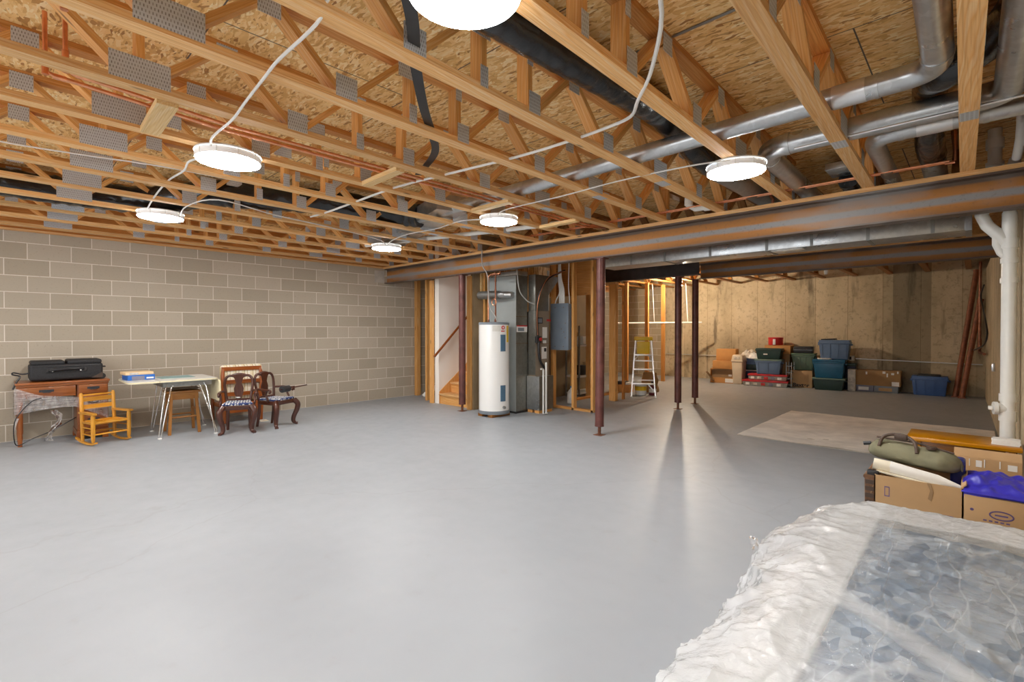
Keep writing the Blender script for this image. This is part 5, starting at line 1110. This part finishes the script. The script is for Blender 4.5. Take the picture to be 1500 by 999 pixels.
tote('storage_tote', -2.14, 13.56, 0, .30, .24, .60, 'navy', 'narrow navy bin wedged behind the teal blue tote', 'tote_dark', 0, 0)
carton('carton', -2.02, 13.29, 0, .14, .24, .48, 'clutter', 'pale narrow carton left of the wide brown carton')
# wide brown carton on grey plastic boxes
for x, w, m, lb in ((-1.98 + .17, .34, 'grey_box', 'left flat grey box under the wide brown carton'), (-1.42, .42, 'heater_grey', 'right flat grey box under the wide brown carton')):
    t = carton('flat_box', x, 13.46, 0, w, .34, .135, m, lb, .03)
    MB().box((-w * .3, -.172, .03), (w * .25, -.170, .10)).build('label', M['paper' if m == 'grey_box' else 'card'], t)
t = carton('wide_carton', -1.58, 13.46, .14, .82, .36, .33, 'card_dark', 'wide brown carton with torn tape on the flat grey boxes', .03)
for a, b, c, d in ((-.20, .24, .03, .06), (.10, .27, .05, .05), (.17, .20, .025, .08), (.25, .25, .05, .04), (.35, .28, .025, .05)): MB().box((a, -.1815, b), (a + c, -.180, b + d)).build('tape_scrap', M['paper'], t)
MB().box((.26, -.1815, .01), (.385, -.180, .10)).build('label', M['paper'], t)
t = tote('storage_tote', -.70, 13.48, 0, .60, .40, .40, 'tote_blue2', 'royal blue tote alone by the leaning red pipes', None, .02, 4)
MB().box((-.20, -.15, .38), (.18, .15, .435)).build('dark_contents', M['black'], t, .02)

# ------------------------------------------------------------------ carpet, bench, boxes on the right
def carpf(u, v):
    x = -2.24 + (xr(8) - .04 + 2.24) * u; x += -.0 * v; y = 6.585 + (9.16 - 6.585) * v; z = .010 + .006 * noise.noise(Vector((x * 2.5, y * 2.5, 0))) + .004 * noise.noise(Vector((x * 9, y * 9, 4))); return (x, y, z)
t = empty('carpet_remnant', (0, 0, 0)); tag(t, 'pale beige carpet remnant lying on the grey floor', 'carpet')
MB().grid(carpf, 70, 70).build('carpet_pile', M['rug'], t)
MB().box((-2.24, 6.585, .0005), (xr(8) - .04, 9.16, .004)).build('carpet_backing', M['clutter'], t)
t = empty('bench', (-.075, 5.25, 0)); tag(t, 'varnished orange wood bench against the right wall', 'bench')
W = M['bench']; bl = .33
MB().box((-.33, -.20, .47), (.325, .20, .505), 0).build('seat_plank', W, t, .008)
MB().box((-.28, -.15, .38), (.30, -.125, .47), 0).build('front_apron', M['stool'], t, .003); MB().box((-.28, .125, .38), (.30, .15, .47), 0).build('rear_apron', M['stool'], t, .003)
for a in (-.265, .265):
    for b in (-.14, .14): MB().box((a - .025, b - .025, 0), (a + .025, b + .025, .47)).build('leg', W, t, .004)
for i in range(4):
    o = MB().box((-.075, -.06, 0), (.075, .06, .0095)).build('tile', M['paper'], bevel=.002); o.location = (.165 + .004 * (i % 2), 5.16 + .003 * i, .5055 + .0102 * i); o.rotation_euler = (0, 0, -.05 + .03 * (i % 3))
    tag(o, 'white tile on the bench end, %s of its stack of four' % ['lowest', 'second from the bottom', 'third from the bottom', 'topmost'][i], 'tile', 'white tiles on the bench')
# open box on the left with the bag and tube
t = empty('open_carton', (-.245, 3.90, 0)); tag(t, 'open tan cardboard box holding the olive bag', 'box')
w, d, h = .40, .44, .475
mb = MB(); mb.box((-w / 2, -d / 2, 0), (w / 2, d / 2, .006)); mb.box((-w / 2, -d / 2, 0), (w / 2, -d / 2 + .006, h)); mb.box((-w / 2, d / 2 - .006, 0), (w / 2, d / 2, h)); mb.box((-w / 2, -d / 2, 0), (-w / 2 + .006, d / 2, h)); mb.box((w / 2 - .006, -d / 2, 0), (w / 2, d / 2, h)); mb.build('carton_shell', M['card'], t)
MB().bar((-w / 2 + .006, 0, h), (-w / 2 - .02, 0, h - .13), d * .9, .005, (1, 0, 0)).build('side_flap', M['card_in'], t)
MB().bar((w / 2 - .01, .0, h - .005), (w / 2 + .012, 0, h + .02), d * .9, .005, (1, 0, 0)).build('side_flap', M['card'], t)
MB().box((-w / 2 + .05, -d / 2 - .0012, h - .12), (-w / 2 + .075, -d / 2, h - .06)).build('printed_mark', M['purple_ink'], t); MB().box((-w / 2 + .054, -d / 2 - .0016, h - .114), (-w / 2 + .071, -d / 2 - .001, h - .066)).build('printed_mark', M['card'], t)
for k in range(3): MB().box((.05, -d / 2 - .0012, h - .17 - .012 * k), (.16 - .03 * k, -d / 2, h - .165 - .012 * k)).build('printed_line', M['purple_ink'], t)
MB().prism([(.045, h + .001), (.06, h - .04), (.05, h - .09), (.065, h - .10), (.075, h - .05), (.062, h + .001)], -d / 2 - .004, -d / 2 + .001, 'xz').build('torn_edge', M['card_in'], t)
t = empty('wicker_basket', (-.47, 3.92, 0)); tag(t, 'brown wicker basket beside the open tan box', 'basket')
MB().taper((0, 0, 0), .05, .40, .055, .44, .445).build('basket_body', M['wicker'], t, .01)
for k in range(10): MB().box((-.022, -.225, .03 + .042 * k), (.022, -.218, .055 + .042 * k)).build('weave_strand', M['leather'], t)
MB().tube([(-.02, -.215, .45), (.025, -.215, .45), (.025, .215, .45), (-.02, .215, .45)], .014, 10, closed=True).build('basket_rim', M['wicker'], t)
# duffel
t = empty('duffel_bag', (-.285, 4.02, .485), math.radians(-14)); tag(t, 'olive canvas duffel bag lying on the open box', 'bag')
def duf(u, v):
    a = 2 * PI * u; x = -.235 + .47 * v; e = min(1, math.sqrt(max(0, 1 - abs(2 * v - 1) ** 4)) + .12); r = 1 + .10 * noise.noise(Vector((x * 9, math.cos(a) * 2, math.sin(a) * 2)))
    return (x, .125 * e * r * math.cos(a), .075 + .078 * e * r * math.sin(a) * (1 if math.sin(a) > 0 else .6) - .03 * v)
MB().grid(duf, 36, 34, True, True).build('bag_body', M['olive'], t)
for x in (-.237, .237): MB().tube([(x, 0, .075 if x < 0 else .045), (x * 1.01, 0, .075 if x < 0 else .045)], .022, 16).build('end_panel', M['olive'], t)
MB().tube(smooth_path([(-.15, -.10, .115), (-.14, -.05, .175), (-.06, -.02, .195), (.02, -.05, .165), (.05, -.10, .105)], 6), .010, 10).build('bag_handle', M['leather'], t)
MB().box((-.09, -.045, .165), (-.02, -.01, .20)).build('handle_wrap', M['leather'], t, .008)
MB().tube([(-.2, .0, .155), (.0, .01, .155), (.2, .0, .125)], .006, 8).build('zip', M['leather'], t)
MB().tube([(-.21, -.06, .12), (-.25, -.07, .11)], .012, 10).build('strap_end', M['black'], t); MB().tube([(.10, -.03, .135), (.10, -.03, .15)], .025, 16).build('round_tag', M['leather'], t)
# ivory roll lying across the box
t = empty('paper_roll', (-.46, 3.76, .525)); tag(t, 'ivory paper roll lying diagonally across the open box', 'roll')
MB().tube([(0, 0, 0), (.09, .01, -.012)], .035, 20).build('roll_end', M['ivory'], t); MB().tube([(.08, .01, -.010), (.30, .02, -.05), (.44, .03, -.085)], [.036, .034, .010], 20).build('roll_sheet', M['paper'], t)
MB().bar((.02, -.03, -.035), (.32, -.02, -.075), .03, .008).build('loose_sheet', M['ivory'], t)
MB_ = MB().box((-.03, -.02, 0), (.03, .02, .03)).build('tape_cassette', M['black'], bevel=.006); MB_.location = (-.455, 3.72, .462); tag(MB_, 'small black gadget on the basket rim under the ivory roll', 'gadget')
t = empty('blue_pouch', (-.075, 4.07, .40)); tag(t, 'small deep blue pouch at the back of the open box', 'pouch')
MB().box((-.035, -.05, 0), (.035, .05, .17)).build('pouch_body', M['royal2'], t, .016, 3); MB().tube([(-.03, -.052, .13), (.03, -.052, .13)], .005, 8).build('pouch_seam', M['ink'], t)
# tall back box with torn tape
t = empty('tall_carton', (.06, 4.74, 0)); tag(t, 'tan cardboard box with torn tape behind the blue cloth', 'box')
w, d, h = .335, .20, .475
MB().box((-w / 2, -d / 2, 0), (w / 2, d / 2, h)).build('carton_body', M['card'], t, .003)
MB().bar((0, -d / 2 + .01, h), (0, -d / 2 + .05, h + .05), w, .005, (0, 0, 1)).build('raised_flap', M['card'], t)
for a, z, c, e in ((-.165, h - .07, .012, .06), (-.09, h - .06, .005, .05), (-.055, h - .06, .03, .045), (-.015, h - .06, .006, .055), (.06, h - .055, .006, .05), (.10, h - .06, .045, .04)): MB().box((a, -d / 2 - .002, z), (a + c, -d / 2 - .0005, z + e)).build('torn_tape', M['paper'], t)
# right box with blue cloth
t = empty('low_carton', (.075, 3.90, 0)); tag(t, 'tan cardboard box with purple printed oval under the blue cloth', 'box')
w, d, h = .235, .46, .45
MB().box((-w / 2, -d / 2, 0), (w / 2, d / 2, h)).build('carton_body', M['card'], t, .003)
ov = MB().tube([(.03 + .045 * math.cos(a), -d / 2 - .001, h - .085 + .022 * math.sin(a)) for a in [2 * PI * i / 28 for i in range(28)]], .0035, 6, closed=True); ov.build('oval_emblem', M['purple_ink'], t)
MB().box((.005, -d / 2 - .0015, h - .089), (.055, -d / 2, h - .081)).build('emblem_line', M['purple_ink'], t); MB().tube([(-.085, -d / 2 - .0012, h - .075), (-.085, -d / 2, h - .075)], .008, 12).build('printed_spot', M['purple_ink'], t)
for k in range(5): MB().box((-.04 + .022 * k, -d / 2 - .0012, h - .125), (-.026 + .022 * k, -d / 2, h - .117)).build('printed_mark', M['purple_ink'], t)
t = empty('blue_cloth', (.09, 3.92, .452)); tag(t, 'crumpled royal blue cloth on the right cardboard box', 'cloth')
def clo(u, v):
    x = -.145 + .30 * u; y = -.255 + .50 * v; e = (math.sin(PI * min(1, max(0, u))) * math.sin(PI * min(1, max(0, v)))) ** .45
    z = .012 + e * (.058 + .045 * noise.noise(Vector((x * 9, y * 7, 1))) + .03 * noise.noise(Vector((x * 22, y * 16, 5)))); return (x, y, max(.004, z))
MB().grid(clo, 50, 60).build('cloth_folds', M['royal'], t)
def clo2(u, v):
    x = -.145 + .30 * u; return (x, -.236 - .012 * math.sin(u * 7), -.045 * v * (.7 + .3 * math.sin(u * 5)) + .012)
MB().grid(clo2, 30, 8).build('cloth_drape', M['royal'], t)

# ------------------------------------------------------------------ plastic-wrapped mattress in front
BX0, BX1, BY0, BY1, BZ = -.52, .285, .0, 2.93, .475
t = empty('mattress', (0, 0, 0)); tag(t, 'white mattress with blue damask top wrapped in clear plastic', 'mattress')
MB().box((BX0, BY0, .02), (BX1 - .02, BY1 - .02, BZ), 1).build('mattress_border', M['mattress'], t, .06, 4)
def qf(u, v):
    x = -.315 + (BX1 - .03 + .315) * u; y = .25 + (2.74 - .25) * v
    return (x, y, BZ + .002 + .010 * (math.sin(PI * u) * math.sin(PI * v)) ** .3 + .004 * math.sin(x * 45 + y * 20) * math.sin(y * 38 - x * 15))
MB().grid(qf, 60, 160).build('damask_panel', M['quilt'], t)
t = empty('plastic_wrap', (0, 0, 0)); tag(t, 'crumpled clear plastic wrap draped over the mattress to the floor', 'plastic film')
prof = smooth_path([(-.78, .004), (-.74, .03), (-.69, .16), (-.64, .31), (-.585, .425), (-.50, .487), (-.42, .503), (-.33, .505), (-.1, .506), (.1, .506), (BX1 - .01, .505)], 8)
PL = [0]
for i in range(1, len(prof)): PL.append(PL[-1] + (prof[i] - prof[i - 1]).length)
def pr_at(u):
    s = u * PL[-1]
    for i in range(1, len(PL)):
        if PL[i] >= s: q = (s - PL[i - 1]) / max(1e-6, PL[i] - PL[i - 1]); return prof[i - 1].lerp(prof[i], q)
    return prof[-1]
def ridged(p): return 1 - abs(noise.noise(p)) * 2
def wrapb(u, v):
    # v: along y, last part folds over the far end
    y = .1 + (BY1 + .05 - .1) * min(1, v / .93); p = pr_at(u); x, z = p[0], p[1]
    side = max(0, min(1, (-.36 - x) / .2))
    far = max(0, (v - .93) / .07)
    taper_ = max(0, (y - 2.55) / .45) ** 2
    x += .16 * taper_ * side; 
    def cr(px, py, pz, k): return max(0, 1 - abs(noise.noise(Vector((px, py, pz)))) * k) ** 2
    c1 = cr(x * 4.0 + y * 2.2, y * 2.6 - x * 2.0, z * 4.0, 3.0); c2 = cr(x * 10 - y * 5, y * 7 + x * 6, z * 10 + 3, 3.2); c3 = cr(x * 24 + y * 12, y * 15 - x * 14, z * 22 + 8, 3.0)
    soft = noise.noise(Vector((x * 2.5, y * 1.8, z * 2.5 + 5)))
    dsp = (.004 + .022 * side) * soft + (.004 + .020 * side) * c1 + (.003 + .011 * side) * c2 + (.002 + .004 * side) * c3
    nx, nz = (-.75 * side, 1 - .5 * side)
    x += dsp * nx; z += dsp * nz
    if side < .05: z = max(z, BZ + .0175)
    if far > 0: y += .03 * math.sin(far * PI) ; z -= z * far * .96
    # bulge at the near corner
    x -= .07 * side * max(0, min(1, (y - 1.9) / .5)) * (1 - taper_)
    return (x, y, max(.003, z))
mb = MB(); NU, NV = 170, 330; mb.grid(wrapb, NU, NV)
o = mb.build('plastic_sheet', M['film_bed'], t)
at = o.data.attributes.new('clear', 'FLOAT', 'POINT'); vals = []
for vx in o.data.vertices:
    x, y, z = vx.co
    c = 1.0 if x > -.30 else max(.35, 1 - (-.30 - x) / .03)
    c *= .80 + .20 * min(1, max(0, .6 + 2.0 * noise.noise(Vector((x * 3 + y, y * 2.2 - x * 3, 2)))))
    d = abs(y - (1.84 - .75 * (x + .30)))
    if x < .05 and d < .07: c *= .42 + .58 * (d / .07) ** 2
    if y < 1.55: c *= max(.4, 1 - max(0, 1.55 - y - .9 * (x + .25)) * 1.2)
    if y > 2.72: c *= max(.35, 1 - (y - 2.72) / .03)
    vals.append(c)
at.data.foreach_set('value', [max(0, min(1, q)) for q in vals])
def tuft(u, v): return (-.66 - .12 * v + .03 * (u - .5), 2.34 + .17 * v + .05 * (u - .5) * (1 - v * .7), .24 + .10 * v + .02 * math.sin(v * 9) + .02 * noise.noise(Vector((u * 4, v * 8, 0))))
MB().grid(tuft, 8, 20).build('loose_tuft', M['film_desk'], t)

# ------------------------------------------------------------------ light
w = bpy.data.worlds.new('world'); SC.world = w; w.use_nodes = True
w.node_tree.nodes['Background'].inputs[0].default_value = (.93, .96, 1, 1); w.node_tree.nodes['Background'].inputs[1].default_value = 3.0
pl = bpy.data.lights.new('added_window_portal', 'AREA'); pl.shape = 'RECTANGLE'; pl.size = W1 - W0; pl.size_y = V1 - V0; pl.cycles.is_portal = True  # guides the sky fill through the added window
po = bpy.data.objects.new('added_window_portal', pl); COL.objects.link(po); po.location = ((W0 + W1) / 2, YB - .19, (V0 + V1) / 2); po.rotation_euler = (PI / 2, 0, 0)
SC.view_settings.view_transform = 'Standard'; SC.view_settings.look = 'None'; SC.view_settings.exposure = .5; SC.view_settings.gamma = 1
try: SC.view_settings.use_curve_mapping = False
except Exception: pass
SC.cycles.use_denoising = True; SC.cycles.max_bounces = 10; SC.cycles.diffuse_bounces = 6; SC.cycles.transparent_max_bounces = 12
SC.cycles.sample_clamp_indirect = 8
